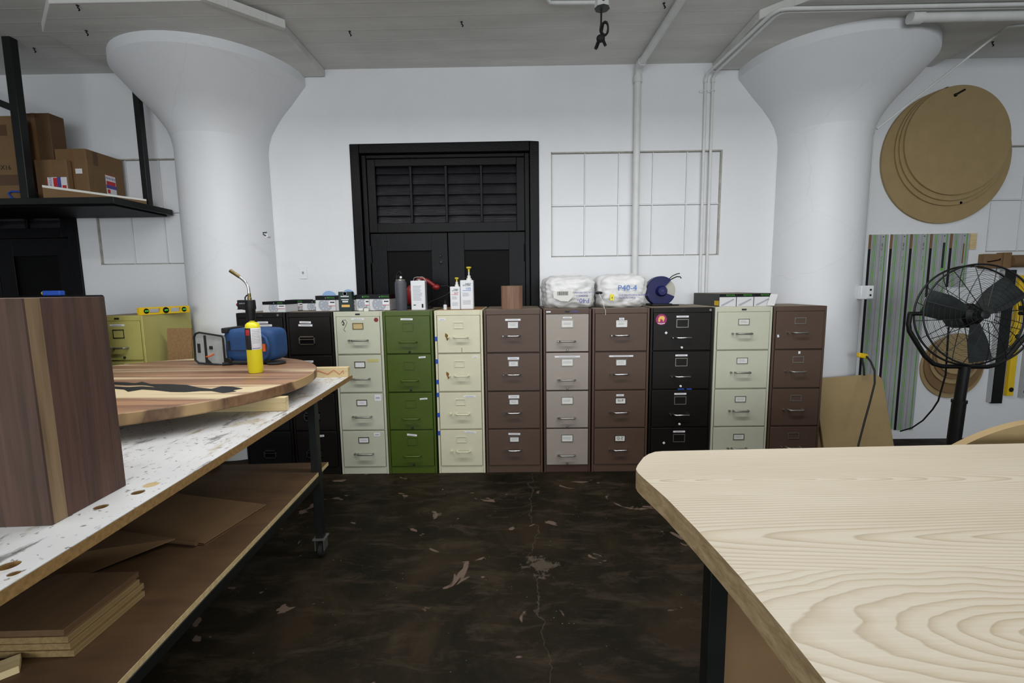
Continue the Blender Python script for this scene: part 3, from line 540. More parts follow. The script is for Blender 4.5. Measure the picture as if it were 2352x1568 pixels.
# ================================================================= THINGS ON THE CABINETS
TZ = CH+.0015
def disc_box(x0, x1, yf, dep, h, label, rotz=0, sheet='label', z=TZ, fem=True):
    w_ = x1-x0; t = thing('sanding_disc_box', label, 'box', ((x0+x1)/2, yf, z), rotz, 'sanding disc boxes on the cabinets'); a = w_/2; hb = h*.28
    m = MB(); m.box(-a, a, 0, dep, 0, .003); m.box(-a, a, 0, .003, 0, h-hb); m.box(-a, a, dep-.003, dep, 0, h-hb); m.box(-a, -a+.003, .003, dep-.003, 0, h-hb); m.box(a-.003, a, .003, dep-.003, 0, h-hb); m.build('carton', 'box_white', t, smooth=0)
    m = MB(); m.box(-a-.001, a+.001, -.001, .003, h-hb, h); m.box(-a-.001, a+.001, dep-.003, dep+.001, h-hb, h); m.box(-a-.001, -a+.003, 0, dep, h-hb, h); m.box(a-.003, a+.001, 0, dep, h-hb, h); m.build('header_band', 'box_black', t, smooth=0)
    bx(-a+.003, a-.003, .003, dep-.003, .003, h*.8).build('contents', 'cardboard', t, smooth=0)
    r = min((h-hb)*.5+.01, a*.8); cz = (h-hb)*.56
    pts = [(r*math.cos(2*PI*i/28)-a*.05, cz+r*math.sin(2*PI*i/28)) for i in range(28)]; pts = [(p, min(max(q, .004), h-hb-.001)) for p, q in pts]
    dc = MB().prism(pts, -.0006, 0, lambda p, q, t_: (p, t_, q)).build('disc_picture', 'grey_print', t, smooth=0)
    m = MB()
    for i in range(8):
        px, pz = -a*.05+r*.6*math.cos(i*PI/4+.2), cz+r*.6*math.sin(i*PI/4+.2)
        if .006 < pz < h-hb-.006: m.lathe([(.0045, 0), (.0045, -.0004), (0, -.0004)], (px, -.0006, pz), 8, 'y')
    m.build('hole_picture', 'box_white', dc, smooth=0)
    lb = bx(a*.3, a*.96, -.0014, -.0007, (h-hb)*.5, (h-hb)*.92).build('price_label', 'label', t, smooth=0); bx(a*.45, a*.9, -.0018, -.0014, (h-hb)*.74, (h-hb)*.84).build('print', 'ink', lb, smooth=0); bx(a*.3, a*.96, -.0018, -.0014, (h-hb)*.47, (h-hb)*.51).build('print', 'ink_red', lb, smooth=0)
    text(t, 'FESTOOL', hb*.5, 'ink_green', (a*.55, -.0015, h-hb/2), sx=.9)
    bx(-a*.03, a*.04, -.0016, -.001, h-hb*.65, h-hb*.4).build('print', 'grey_print', t, smooth=0)
    return t
disc_box(-2.005, -1.815, 3.64, .17, .085, 'low white sanding disc box at the front of the black cabinet', rotz=-.10)
disc_box(-1.965, -1.795, 3.93, .16, .09, 'low sanding disc box at the back, behind the front low box')
disc_box(-1.785, -1.62, 3.86, .16, .085, 'low white sanding disc box next to the taller boxes')
disc_box(-1.612, -1.452, 3.72, .16, .125, 'tall sanding disc box at the left end of the tall row')
disc_box(-1.448, -1.289, 3.72, .16, .125, 'tall sanding disc box partly hidden by the dark green carton')
disc_box(-1.285, -1.178, 3.72, .16, .13, 'narrow tall sanding disc box right of the dark green carton')
disc_box(-1.170, -1.010, 3.70, .19, .13, 'tall sanding disc box nearest the dark grey bottle')
for (x, y_, z, r, a, lb_) in ((-1.53, 3.80, TZ+.105, .06, .1, 'pale blue sanding disc showing above the leftmost tall box'), (-1.37, 3.80, TZ+.125, .05, 0, 'pale blue sanding disc showing behind the dark green carton')):
    o = MB().lathe([(r, -.002), (r, .002), (0, .002)], n=28, axis='y').build('sanding_disc', 'disc_blue'); solo(o, lb_, 'sanding disc', (x, y_, z-.0), (.25, 0, a), 'blue sanding discs')
t = thing('dark_carton', 'small dark green carton standing in front of the white boxes', 'box', (-1.345, 3.645, TZ)); bx(-.053, .053, 0, .05, 0, .155).build('carton', 'box_green', t, bevel=.002)
bx(-.035, .03, -.001, 0, .115, .122).build('print', 'label', t); bx(-.03, .027, -.001, 0, .09, .096).build('print', 'label', t); bx(-.022, .022, -.001, 0, .072, .083).build('label_patch', 'label', t); bx(-.03, .034, -.001, 0, .034, .053).build('label_patch', 'gold', t)
MB().lathe([(.016, 0), (.016, -.001), (.013, -.001), (.013, 0)], (0, 0, .14), 18, 'y').build('emblem', 'grey_print', t)
t = thing('knob_piece', 'small white fitting with a wire clip lying on the grey-green cabinet', 'fitting', (-1.19, 3.635, TZ))
MB().cyl((-.045, 0, .012), (-.012, 0, .012), .012).build('cap', 'pump_white', t); bx(-.006, .032, -.012, .012, 0, .022).build('block', 'pump_white', t, bevel=.003); MB().tube([(-.014, 0, .005), (-.008, 0, .028), (.01, 0, .033), (.028, 0, .024), (.03, 0, .004)], .002, 6).build('clip', 'zinc', t)
# bottle
t = thing('drink_bottle', 'dark grey insulated drink bottle on the olive-green cabinet', 'bottle', (-.915, 3.70, TZ))
MB().lathe([(.044, 0), (.046, .006), (.046, .215), (.040, .232), (.036, .238)], n=32).build('body', 'bottle_grey', t); MB().lathe([(.037, .236), (.037, .246), (.030, .248)], n=28).build('collar', 'zinc', t); MB().lathe([(.032, .246), (.032, .268), (.026, .275), (0, .275)], n=24).build('cap', 'black_plastic', t)
MB().tube([(-.03, 0, .262), (-.02, 0, .298), (.0, 0, .31), (.01, 0, .29)], .006, 8).build('carry_loop', 'black_plastic', t); MB().lathe([(.009, 0), (.009, -.004), (0, -.004)], (.012, -.031, .262), 14, 'y').build('button', 'label', t)
# tin can
t = thing('solvent_tin', 'rectangular white tin with a wire handle on the olive-green cabinet', 'tin', (-.775, 3.70, TZ), -.0)
bx(-.062, .052, 0, .085, 0, .235).build('tin_body', 'tin_white', t, bevel=.005); bx(.0522, .0535, .008, .078, .01, .225).build('side_label', 'tin_side', t)
lines(t, -.045, .03, -.0006, [.19-.011*i for i in range(11)], .0035, 'grey_print', .35); bx(.022, .036, -.001, 0, .02, .05).build('barcode', 'ink', t); bx(-.044, -.024, -.001, 0, .038, .045).build('emblem', 'ink', t)
MB().tube([(-.045, .04, .235), (-.04, .04, .258), (-.02, .04, .264), (.03, .04, .264), (.045, .04, .25), (.05, .04, .235)], .0035, 8).build('wire_handle', 'zinc', t); MB().lathe([(.02, .235), (.02, .245), (0, .247)], (0, .04, 0), 20).build('spout_cap', 'zinc', t)
# red tool behind the tin
t = thing('red_clamp_light', 'red plastic work light with black cable behind the white tin', 'work light', (-.80, 3.98, TZ))
MB().ball((-.085, 0, .115), (.065, .05, .095)).build('housing', 'red_plastic', t); MB().tube([(-.09, 0, .18), (-.03, 0, .25), (.0, 0, .26), (.05, 0, .235), (.11, .0, .19)], [.016, .016, .016, .018, .016], 12).build('arm', 'red_plastic', t); MB().ball((.12, 0, .182), (.034, .03, .026)).build('head', 'red_plastic', t)
bx(-.15, .08, -.06, .06, 0, .025).build('base', 'black_plastic', t, bevel=.006); MB().tube([(.16, 0, .19), (.22, 0, .195), (.25, 0, .165), (.22, 0, .12), (.15, 0, .09), (.07, 0, .06), (.04, 0, .024)], .006, 8).build('cable', 'black_plastic', t, smooth=60)
# dropper bottle
t = thing('glue_bottle', 'tiny white glue bottle with a tall black cap on the cream cabinet', 'bottle', (-.568, 3.72, TZ)); MB().lathe([(.012, 0), (.0145, .002), (.0145, .036), (.010, .042)], n=20).build('body', 'tin_white', t); MB().lathe([(.010, .042), (.009, .052), (.004, .08), (0, .08)], n=16).build('cap', 'black_plastic', t)
def pump_can(x, y_, w_, d_, h, ph, t1, num, c, label):
    t = thing('pump_can', label, 'can', (x, y_, TZ), group='white resin pump cans'); bx(-w_/2, w_/2, 0, d_, 0, h).build('can_body', 'tin_white', t, bevel=.006)
    s_ = w_/.107; text(t, 'WEST', .017*s_, 'ink', (w_*.12, -.0012, h*.87), sx=1.1); text(t, 'SYSTEM', .017*s_, 'ink', (0, -.0012, h*.82), sx=1.1); text(t, num, .026*s_, c, (w_*.12, -.0012, h*.71), sx=1.2)
    bx(-w_*.32, w_*.32, -.001, 0, h*.64, h*.655).build('print', c, t); lines(t, -w_*.32, w_*.25, -.0006, [h*(.56-.035*i) for i in range(4)], h*.01, 'grey_print'); lines(t, -w_*.32, w_*.32, -.0006, [h*(.30-.04*i) for i in range(4)], h*.012, 'grey_print', .1)
    px = w_*.16; MB().lathe([(.022*s_, h), (.022*s_, h+.014), (.014*s_, h+.017), (.014*s_, h+.036), (.006*s_, h+.038), (.006*s_, h+ph-.012)], (px, d_/2, 0), 20).build('pump_collar', 'pump_white', t)
    MB().lathe([(.007*s_, h+ph-.03), (.008*s_, h+ph-.012), (.018*s_, h+ph-.006), (.022*s_, h+ph), (.02*s_, h+ph+.006), (.006*s_, h+ph+.003), (0, h+ph+.003)], (px, d_/2, 0), 20).build('pump_head', 'pump_yellow', t)
    MB().tube([(-w_*.4, d_/2, h), (-w_*.3, d_/2, h+.016), (-w_*.05, d_/2, h+.022), (px-.02, d_/2, h+.018)], .003, 6).build('handle', 'black_plastic', t)
pump_can(-.487, 3.725, .080, .065, .185, .066, 0, '207', 'ink_red', 'shorter white pump can with red print and yellow pump')
pump_can(-.393, 3.735, .105, .075, .235, .10, 0, '105', 'ink_blue', 'taller white pump can with blue print and yellow pump')
# walnut offcut: half-round block
pts = [(-.085, -.0), (-.085, .12), (.085, .12), (.085, .0)]+[(.085*math.cos(a), -.035*math.sin(a)) for a in [PI*i/12 for i in range(1, 12)]]
solo(MB().prism(pts, 0, .185).build('wood_offcut', 'walnut_block', bevel=.002), 'upright brown walnut offcut with a bowed front on the wide brown cabinet', 'wood block', (-.03, 3.69, TZ))
# blanket sacks
def sack(x, y_, wx, wy, wz, seed, label, rz):
    t = thing('blanket_sack', label, 'sack', (x, y_, TZ), rz, 'white woven blanket sacks'); bm = bmesh.new(); bmesh.ops.create_cube(bm, size=2); bmesh.ops.subdivide_edges(bm, edges=bm.edges, cuts=22, use_grid_fill=True)
    for v in bm.verts:
        p = v.co.copy(); n4 = (abs(p.x)**5+abs(p.y)**5+abs(p.z)**5)**(1/5.0); p = p/n4
        ey = (1-.10*abs(p.y)**3); bulge = 1+.07*(1-p.y*p.y)
        q = Vector((p.x*wx/2*ey, p.y*wy/2, p.z*wz/2*ey*bulge))
        f = mnoise.noise(Vector((p.x*2.2+seed, p.y*6.0, p.z*2.2)))*.016+mnoise.noise(Vector((p.x*5, p.y*12+seed, p.z*5)))*.008+abs(mnoise.noise(Vector((p.x*3+seed*2, p.y*1.5, p.z*4))))*.016
        q += p.normalized()*f; q.z = max(q.z, -wz/2*.93); v.co = q+Vector((0, 0, wz/2*.93))
    me = bpy.data.meshes.new('sack_body'); bm.to_mesh(me); bm.free(); me.polygons.foreach_set('use_smooth', [True]*len(me.polygons)); me.materials.append(M['sack']); o = bpy.data.objects.new('sack_body', me); col.objects.link(o); o.parent = t
    return t, -wy/2-.012
t, fy = sack(.438, 3.93, .41, .48, .255, 1.0, 'white woven blanket sack with a barcode label and upside-down lettering', .03)
fy -= .006
lb = MB().prism([(-.15, .13), (-.02, .145), (.02, .13), (.015, .10), (-.03, .055), (-.09, .06), (-.145, .085)], fy-.001, fy+.004, lambda a, b, q: (a, q, b)).build('clear_label', 'paper', t, smooth=0)
m = MB(); xx = -.115
for i in range(12): w_ = .002+.003*rnd.random(); m.box(xx, xx+w_, fy-.0025, fy-.001, .105, .135); xx += w_+.0035
m.build('barcode', 'ink', lb, smooth=0)
text(t, 'P40-', .055, 'ink_violet', (.09, fy-.002, .062), ax=(-1, 0, 0), up=(0, 0, -1), sx=1.0); text(t, 'QUILTED MOVING', .02, 'ink_violet', (.09, fy-.002, .125), ax=(-1, 0, 0), up=(0, 0, -1)); text(t, 'BLANKETS', .02, 'ink_violet', (.08, fy-.002, .10), ax=(-1, 0, 0), up=(0, 0, -1))
t, fy = sack(.868, 3.93, .40, .48, .262, 4.4, 'white woven blanket sack lettered P40-4 with a small yellow tag', -.02)
fy -= .006
text(t, 'P40-4', .062, 'ink_blue', (.02, fy-.002, .155), sx=1.05); text(t, 'QUILTED MOVING BLANKETS', .020, 'ink_violet', (.07, fy-.002, .10), sx=.9); text(t, 'MADE IN CHINA', .020, 'ink_violet', (.02, fy-.002, .078), sx=.9)
tg = bx(-.115, -.085, fy-.003, fy+.004, .06, .108).build('yellow_tag', 'tag_yellow', t); text(tg, '4', .026, 'ink', (-.1, fy-.0035, .08))
MB().tube([(-.19, fy+.02, .13), (-.2, fy-.0, .11), (-.175, fy-.03, .05), (-.168, fy-.05, .0), (-.165, fy-.085, -.012), (-.163, fy-.085, -.05)], .0018, 6).build('tie_string', 'sack', t); MB().ball((-.20, fy+.02, .12), (.03, .02, .012)).build('tie_clip', 'black_plastic', t)
# bench grinder / cut-off saw
t = thing('cutoff_saw', 'dark blue cut-off saw with guarded grey wheel on the espresso cabinet', 'saw', (1.235, 3.95, TZ))
MB().lathe([(.108, -.012), (.108, .012), (.04, .012), (.04, -.012)], (0.02, .03, .125), 40, 'y').build('abrasive_wheel', 'wheel_grey', t)
a0, a1 = math.radians(48), math.radians(338)
MB().lathe([(.03, -.022), (.12, -.022), (.125, -.018), (.125, .05), (.12, .054), (.03, .054), (.03, -.022)], (0, .02, .125), 44, 'y', a0, a1).build('wheel_guard', 'saw_blue', t)
MB().lathe([(.045, 0), (.045, -.03), (.034, -.042), (0, -.042)], (0, 0, .125), 28, 'y').build('hub_cover', 'saw_blue', t); text(t, 'M', .03, 'ink_violet', (0, -.043, .125))
bx(-.09, .085, -.05, .14, 0, .02).build('base', 'black_plastic', t, bevel=.006); bx(-.03, .03, .05, .12, .02, .11).build('motor_mount', 'black_plastic', t, bevel=.006)
MB().tube([(.075, .03, .225), (.1, .03, .25), (.14, .03, .268), (.165, .03, .272)], .004, 8).build('lever', 'black_plastic', t); MB().tube([(.08, .03, .215), (.11, .03, .232), (.14, .03, .245), (.17, .03, .243), (.178, .03, .23)], .005, 8).build('cable', 'rubber', t)
bx(.06, .15, -.02, .03, 0, .012).build('foot', 'black_plastic', t, bevel=.003)
# long flat boxes
bt = [(-1, 'long flat sandpaper box nearest the espresso cabinet'), (0, 'long flat sandpaper box in the middle of three'), (1, 'long flat sandpaper box with its white end flap open')]
for i, lab in bt:
    x0 = 1.607+(i+1)*.136; t = thing('sandpaper_box', lab, 'box', (x0+.066, 3.665, TZ), group='long flat sandpaper boxes'); bx(-.066, .066, .002, .53, 0, .1).build('carton', 'box_dark', t, bevel=.001); bx(-.066, .066, .003, .53, .1, .102).build('lid', 'dust_top', t, smooth=0)
    bx(-.065, .065, 0, .002, 0, .074).build('end_panel', 'box_white', t); bx(-.065, .065, 0, .002, .074, .1).build('header_band', 'box_black', t)
    text(t, 'FESTOOL', .017, 'ink_green', (.02, -.0008, .088)); MB().prism([(-.05, .006), (-.035, .006), (.05, .052), (.046, .062), (.036, .058), (-.052, .014)], -.001, 0, lambda a, b, q: (a, q, b)).build('sander_picture', 'grey_print', t, smooth=0)
    if i == -1: bx(-.0675, -.066, .01, .09, .008, .045).build('side_sticker', 'level_yellow', t)
    if i == 1: MB().obox((.062, -.03, .05), (.018, -.02, 0), (.0006, .0006, 0), (.012, 0, .045)).build('end_flap', 'box_white', t)

# ================================================================= RIGHT WALL THINGS
def wall_disc(u0, u1, v0, v1, yb, th, mat, label, group, zc=None):
    pc = onY((u0+u1)/2, (v0+v1)/2, yb); r = (onY(u1, (v0+v1)/2, yb).x-onY(u0, (v0+v1)/2, yb).x)/2
    o = MB().lathe([(r-.003, -th), (r, -th+.003), (r, -.0005)], n=72, axis='y').build('round_board', mat); solo(o, label, 'board', (pc.x, yb, pc.z), group=group); return pc, r
c0_ = wall_disc(2021, 2318, 204, 522, WY-.004, .022, 'mdf', 'largest round board, hung at the back of the upper stack', 'big round boards')
c1_ = wall_disc(2054, 2318, 204, 472, WY-.028, .016, 'mdf', 'second largest round board of the upper stack', 'big round boards')
c2_ = wall_disc(2064, 2318, 204, 459, WY-.046, .016, 'mdf', 'third round board of the upper stack', 'big round boards')
c3_ = wall_disc(2075, 2318, 203, 445, WY-.064, .018, 'mdf', 'smallest round board at the front of the upper stack', 'big round boards')
t = thing('wall_hook', 'black strap hook over the top of the upper round boards', 'hook', onY(2203, 212, WY-.084)); MB().tube([(-.03, 0, -.02), (.045, 0, .02), (.05, .075, .022)], .009, 8).build('strap', 'black_plastic', t); MB().ball((-.03, -.003, -.022), .014).build('peg', 'black_plastic', t)
t = thing('wall_hook', 'small black clip at the upper rim of the big round boards', 'hook', onY(2180, 203, WY-.03)); bx(-.03, .03, -.012, .025, -.01, .01).build('clip', 'black_plastic', t, bevel=.003)
o = MB().lathe([(.012, .02), (.012, -.014), (0, -.014)], n=14, axis='y').build('wall_peg', 'black_plastic'); solo(o, 'small black peg under the rim of the stacked round boards', 'peg', onY(2204, 466, WY-.03))
for i, (u0, u1, v0, v1, y_, lab) in enumerate(((2112, 2258, 768, 916, WY-.004, 'largest board of the lower round stack behind the fan'), (2121, 2256, 768, 905, WY-.022, 'second board of the lower round stack behind the fan'), (2134, 2250, 764, 884, WY-.040, 'third board of the lower round stack behind the fan'), (2142, 2248, 762, 874, WY-.058, 'fourth board of the lower round stack behind the fan'), (2150, 2245, 760, 864, WY-.076, 'front board of the lower round stack behind the fan'))):
    wall_disc(u0, u1, v0, v1, y_, .014, 'mdf_dark' if i % 2 else 'mdf', lab, 'lower round boards')
RX = [3.246, 3.440, 3.622, 3.804, 3.986]; RB = [.10, .10, .09, 1.36, 1.45]
RLAB = ['long aluminium guide rail hung next to the column', 'long aluminium guide rail, second from the column', 'long aluminium guide rail, third from the column', 'short aluminium guide rail with a dark green sticker', 'short aluminium guide rail with a brown slot, beside the batten']
for i, x in enumerate(RX):
    zb, zt = RB[i], 1.935; t = thing('guide_rail', RLAB[i], 'guide rail', (x, WY-.002, zb), group='aluminium guide rails'); L = zt-zb; W = .176
    m = MB(); m.box(.02, W, -.006, -.0005, 0, L); m.box(.068, .074, -.012, -.006, 0, L); m.box(.10, .108, -.014, -.006, 0, L); m.box(.150, .158, -.012, -.006, 0, L); m.box(.03, .036, -.012, -.006, 0, L); m.build('rail_profile', 'aluminium', t, smooth=0)
    for (a, b) in ((.040, .0445), (.053, .0575), (.144, .1495)): bx(a, b, -.0085, -.006, 0, L).build('green_strip', 'rail_green', t)
    bx(0, .02, -.004, -.0005, 0, L-.13).build('splinter_strip', 'black_plastic', t); bx(0, .02, -.006, -.0005, L-.13, L).build('wood_packer', 'mdf_dark', t)
    MB().lathe([(.005, 0), (.005, -.001), (0, -.001)], (.125, -.006, L-.02), 10, 'y').build('hang_hole', 'ink', t)
    if i < 3: text(t, 'FESTOOL', .032, 'ink_green', (.122, -.0065, L-.26), ax=(0, 0, 1), up=(-1, 0, 0)); text(t, 'FS 1400', .02, 'ink', (.122, -.0065, L-.11), ax=(0, 0, 1), up=(-1, 0, 0))
    elif i == 3: bx(.112, .136, -.009, -.0062, L-.31, L-.08).build('sticker', 'box_green', t); bx(.112, .134, -.0095, -.0062, L-.335, L-.31).build('sticker_tip', 'rail_green', t)
    else: bx(.118, .130, -.008, -.0062, L-.27, L-.09).build('slot', 'mdf_dark', t)
o = bx(-.026, .03, -.018, 0, 0, .145).build('wood_batten', 'pine', bevel=.002); solo(o, 'short pine batten on the wall beside the short guide rails', 'batten', (4.185, WY, 1.79))
t = thing('tool_rack', 'wooden wall rack block with a dowel roll, over the hanging straightedges', 'rack', (4.26, WY, 1.615)); bx(0, .21, -.06, -.001, 0, .13).build('block', 'mdf_dark', t, bevel=.003); bx(.16, .23, -.075, -.001, 0, .14).build('end_block', 'mdf_dark', t, bevel=.003)
MB().cyl((.23, -.05, .062), (.75, -.05, .062), .055, n=28).build('dowel_roll', 'cardboard', t); MB().tube([(.025, -.062, .06), (.04, -.07, .06), (.13, -.07, .075), (.14, -.062, .085)], .005, 6).build('wire_hook', 'black_flat', t)
def hang(name, x, w_, zb, zt, mat, label, cat, th=.03, extra=None):
    t = thing(name, label, cat, (x, WY-.003, zb)); bx(-w_/2, w_/2, -th, 0, 0, zt-zb).build('blade', mat, t, bevel=.002)
    if extra: extra(t, zt-zb)
    return t
hang('straightedge', 4.48, .02, .36, 1.60, 'aluminium', 'thin aluminium strip hanging beside the black straightedge', 'straightedge')
hang('straightedge', 4.555, .10, .345, 1.60, 'black_plastic', 'black straightedge hanging on the wall behind the fan', 'straightedge', .02)
def lvl(t, L):
    for z in (.06, L-.3, L*.5): MB().lathe([(.022, 0), (.022, -.003), (0, -.003)], (.005, -.03, z), 18, 'y').build('vial_ring', 'black_plastic', t)
hang('spirit_level', 4.66, .06, .42, 1.55, 'level_yellow', 'yellow spirit level hanging upright on the wall behind the fan', 'level', .03, lvl)
hang('spirit_level', 4.80, .07, .40, 1.55, 'aluminium', 'grey metal spirit level hanging next to the upright yellow level', 'level', .03, lvl)
# leaning MDF sheets
def sheet(x0, x1, h, y0, y1, rr, th, mat, label, skew=0):
    w_ = x1-x0; pts = [(0, 0), (w_, 0)]+[(w_-rr+rr*math.cos(a), h+skew-rr+rr*math.sin(a)) for a in [PI/2*i/8 for i in range(9)]]+[(rr+rr*math.cos(a), h-rr+rr*math.sin(a)) for a in [PI/2+PI/2*i/8 for i in range(9)]]
    o = MB().prism(pts, 0, th, lambda a, b, q: (a, q, b)).build('mdf_sheet', mat, bevel=.002); return solo(o, label, 'board', (x0, y0, .002), (-math.atan2(y1-y0, h), 0, 0), 'leaning boards')
sheet(2.50, 3.07, .745, 3.60, 3.85, .07, .018, 'mdf', 'tan board with rounded corners leaning against the column under the cord', .03)
sheet(2.47, 2.95, .68, 3.66, 3.865, .07, .012, 'mdf', 'tan board hidden behind the front leaning board by the brown cabinet')
# extension cord
pl = onY(1978, 817, 3.82); t = thing('extension_cord', 'black cord with a yellow plug hanging in front of the leaning board', 'cord', pl)
MB().bar((-.03, 0, .01), (.045, 0, -.005), .04, .04).build('plug', 'level_yellow', t, bevel=.008); pts = [onY(u, v_, y_)-pl for u, v_, y_ in ((1990, 818, 3.80), (2000, 830, 3.76), (2009, 852, 3.70), (2009, 880, 3.66), (1999, 920, 3.60), (1985, 970, 3.55), (1972, 1020, 3.5), (1966, 1060, 3.45))]
e = pts[-1]; pts += [Vector((e.x-.03, e.y-.05, -pl.z+.03)), Vector((e.x-.1, e.y-.15, -pl.z+.009)), Vector((e.x-.3, e.y-.3, -pl.z+.009))]
MB().tube(pts, .0075, 8).build('cord', 'rubber', t, smooth=60); MB().tube([onY(1980, 822, 3.82)-pl, onY(1984, 845, 3.80)-pl, onY(1985, 862, 3.80)-pl], .0075, 8).build('cord_tail', 'rubber', t, smooth=60)
# ---- pedestal fan
FC = onY(2237, 724, 3.2); R_ = .345
t = thing('pedestal_fan', 'black industrial pedestal fan with three grey blades in a wire cage', 'fan', (3.13, 3.24, 0))
F = FC-Vector((3.13, 3.24, 0)); yaw = math.radians(-7); rotm = Matrix.Translation(F) @ Matrix.Rotation(yaw, 4, 'Z') @ Matrix.Rotation(math.radians(-6), 4, 'X')
def fl(mb): mb.v = [tuple(rotm @ Vector(p)) for p in mb.v]; return mb
def cage(yc, depth, name, mat, step=.0135):
    m = MB(); r = .06
    while r < R_-.006:
        y_ = yc+depth*(1-(r/R_)**3); m.tube([(r*math.cos(2*PI*i/44), y_, r*math.sin(2*PI*i/44)) for i in range(44)], .0011, 4, closed=True); r += step
    for i in range(16):
        a = 2*PI*i/16+.1; m.tube([(rr*math.cos(a+.12*(1-rr/R_)), yc+depth*(1-(rr/R_)**3), rr*math.sin(a+.12*(1-rr/R_))) for rr in (.055, .13, .2, .27, .33, R_)], .0026, 5)
    return fl(m).build(name, mat, t, smooth=60)
cage(-.045, -.05, 'front_grille', 'dark_steel', .03); cage(.045, .05, 'rear_grille', 'steel', .0125)
m = MB()
for y_ in (-.045, .045): m.tube([(R_*math.cos(2*PI*i/64), y_, R_*math.sin(2*PI*i/64)) for i in range(64)], .0065, 8, closed=True)
fl(m).build('cage_rim', 'dark_steel', t, smooth=60)
for ang in (163, 38, 278):
    a = math.radians(ang); m = MB(); vs = []; fs = []; N = 9
    for i in range(N):
        f = i/(N-1); rr = .06+(R_-.085)*f; wd = (.055+.04*min(1, f*2.2))*(1 if f < .9 else .95); tw = math.radians(34-14*f)
        for s_ in (-1, -.5, 0, .5, 1):
            q = s_*wd; vs.append((rr*math.cos(a)-q*math.cos(tw)*math.sin(a), q*math.sin(tw)*.6-.006*(1-s_*s_), rr*math.sin(a)+q*math.cos(tw)*math.cos(a)))
    nn = len(vs); vs += [(x, y_+.003, z) for x, y_, z in vs]
    for i in range(N-1):
        for j in range(4): fs.append((i*5+j, i*5+j+1, (i+1)*5+j+1, (i+1)*5+j)); fs.append((nn+i*5+j, nn+(i+1)*5+j, nn+(i+1)*5+j+1, nn+i*5+j+1))
    rim = [j for j in range(5)]+[i*5+4 for i in range(1, N)]+[(N-1)*5+j for j in range(3, -1, -1)]+[i*5 for i in range(N-2, 0, -1)]
    for p, q in zip(rim, rim[1:]+rim[:1]): fs.append((p, q, nn+q, nn+p))
    m.add(vs, fs); fl(m).build('blade', 'steel', t, smooth=50)
fl(MB().lathe([(0, -.03), (.035, -.03), (.06, -.01), (.065, .015), (.05, .02)], n=24, axis='y')).build('hub', 'black_plastic', t)
fl(MB().lathe([(.06, .02), (.085, .035), (.085, .16), (.06, .18), (0, .18)], (0, 0, 0), 28, 'y')).build('motor', 'black_plastic', t); fl(bx(-.115, -.04, .03, .09, -.075, -.02)).build('switch_box', 'black_plastic', t, bevel=.004)
fl(MB().lathe([(.02, -.095), (.028, -.092), (.028, -.085), (0, -.085)], n=24, axis='y')).build('badge', 'dark_steel', t)
yk = [(-R_-.035, .03, .01), (-R_-.04, .03, -.06), (-R_-.03, .03, -.11), (-R_+.02, .03, -.19), (-.26, .03, -.29), (-.2, .03, -.345), (-.14, .03, -.362), (.14, .03, -.362), (.2, .03, -.345), (.26, .03, -.29), (R_-.02, .03, -.19), (R_+.03, .03, -.11), (R_+.04, .03, -.06), (R_+.035, .03, .01)]
ym = Matrix.Translation(F) @ Matrix.Rotation(yaw, 4, 'Z'); m = MB().tube(yk, .0155, 10); m.v = [tuple(ym @ Vector(p)) for p in m.v]; m.build('yoke', 'black_plastic', t, smooth=60)
for s_ in (-1, 1): m = MB().cyl((s_*(R_+.045), .03, .012), (s_*(R_-.05), .02, .012), .014, n=12); m.v = [tuple(ym @ Vector(p)) for p in m.v]; m.build('pivot_knob', 'black_plastic', t)
pb = ym @ Vector((0, .03, -.36)); zt = pb.z
MB().cyl((0, 0, .02), (pb.x*.6, pb.y*.6, zt*.72), .040, n=20).build('pole', 'black_plastic', t); MB().cyl((pb.x*.6, pb.y*.6, zt*.72), (pb.x, pb.y, zt), .032, n=20).build('inner_pole', 'black_plastic', t); MB().lathe([(.045, 0), (.045, .02)], (pb.x*.6, pb.y*.6, zt*.71), 20).build('clamp_collar', 'black_plastic', t)
MB().lathe([(.28, 0), (.28, .015), (.08, .04), (.045, .06)], n=40).build('base', 'black_plastic', t)
cp = [Vector((3.13, 3.24, 0))]
pts = [rotm @ Vector((-.09, .09, -.08))]+[onY(u, v_, y_)-cp[0] for u, v_, y_ in ((2172, 860, 3.45), (2155, 920, 3.6), (2142, 940, 3.7), (2120, 965, 3.85), (2095, 982, 4.0), (2068, 990, 4.12))]
MB().tube(pts, .006, 8).build('power_cord', 'rubber', t, smooth=60)

# ================================================================= LEFT RACK AND BOXES
RZ = 2.2
t = thing('overhead_rack', 'black steel overhead rack hung from the ceiling above the dark door', 'rack', (-4.2, 4.0, RZ))
def L(x, y_, z): return (x+4.2, y_-4.0, z-RZ)
MB().bar(L(-5.6, 3.72, RZ+.02), L(-3.16, 3.72, RZ+.02), .035, .05).build('front_beam', 'dark_steel', t, bevel=.003); MB().bar(L(-3.16, 3.70, RZ+.02), L(-3.16, 4.33, RZ+.02), .035, .05).build('side_beam', 'dark_steel', t, bevel=.003); MB().bar(L(-5.6, 4.31, RZ+.02), L(-3.16, 4.31, RZ+.02), .03, .05).build('back_beam', 'dark_steel', t, bevel=.003)
bx(*[q for p in zip(L(-5.6, 3.735, RZ-.02), L(-3.175, 4.295, RZ+.012)) for q in p]).build('shelf_deck', 'black_flat', t)
pp, pq = onY(66, 462, 3.745), onY(12, 40, 3.745); MB().bar(L(pp.x, 3.745, RZ), L(pp.x+.015, 3.745, CZ), .065, .06, (0, 1, 0)).build('post', 'dark_steel', t, bevel=.004)
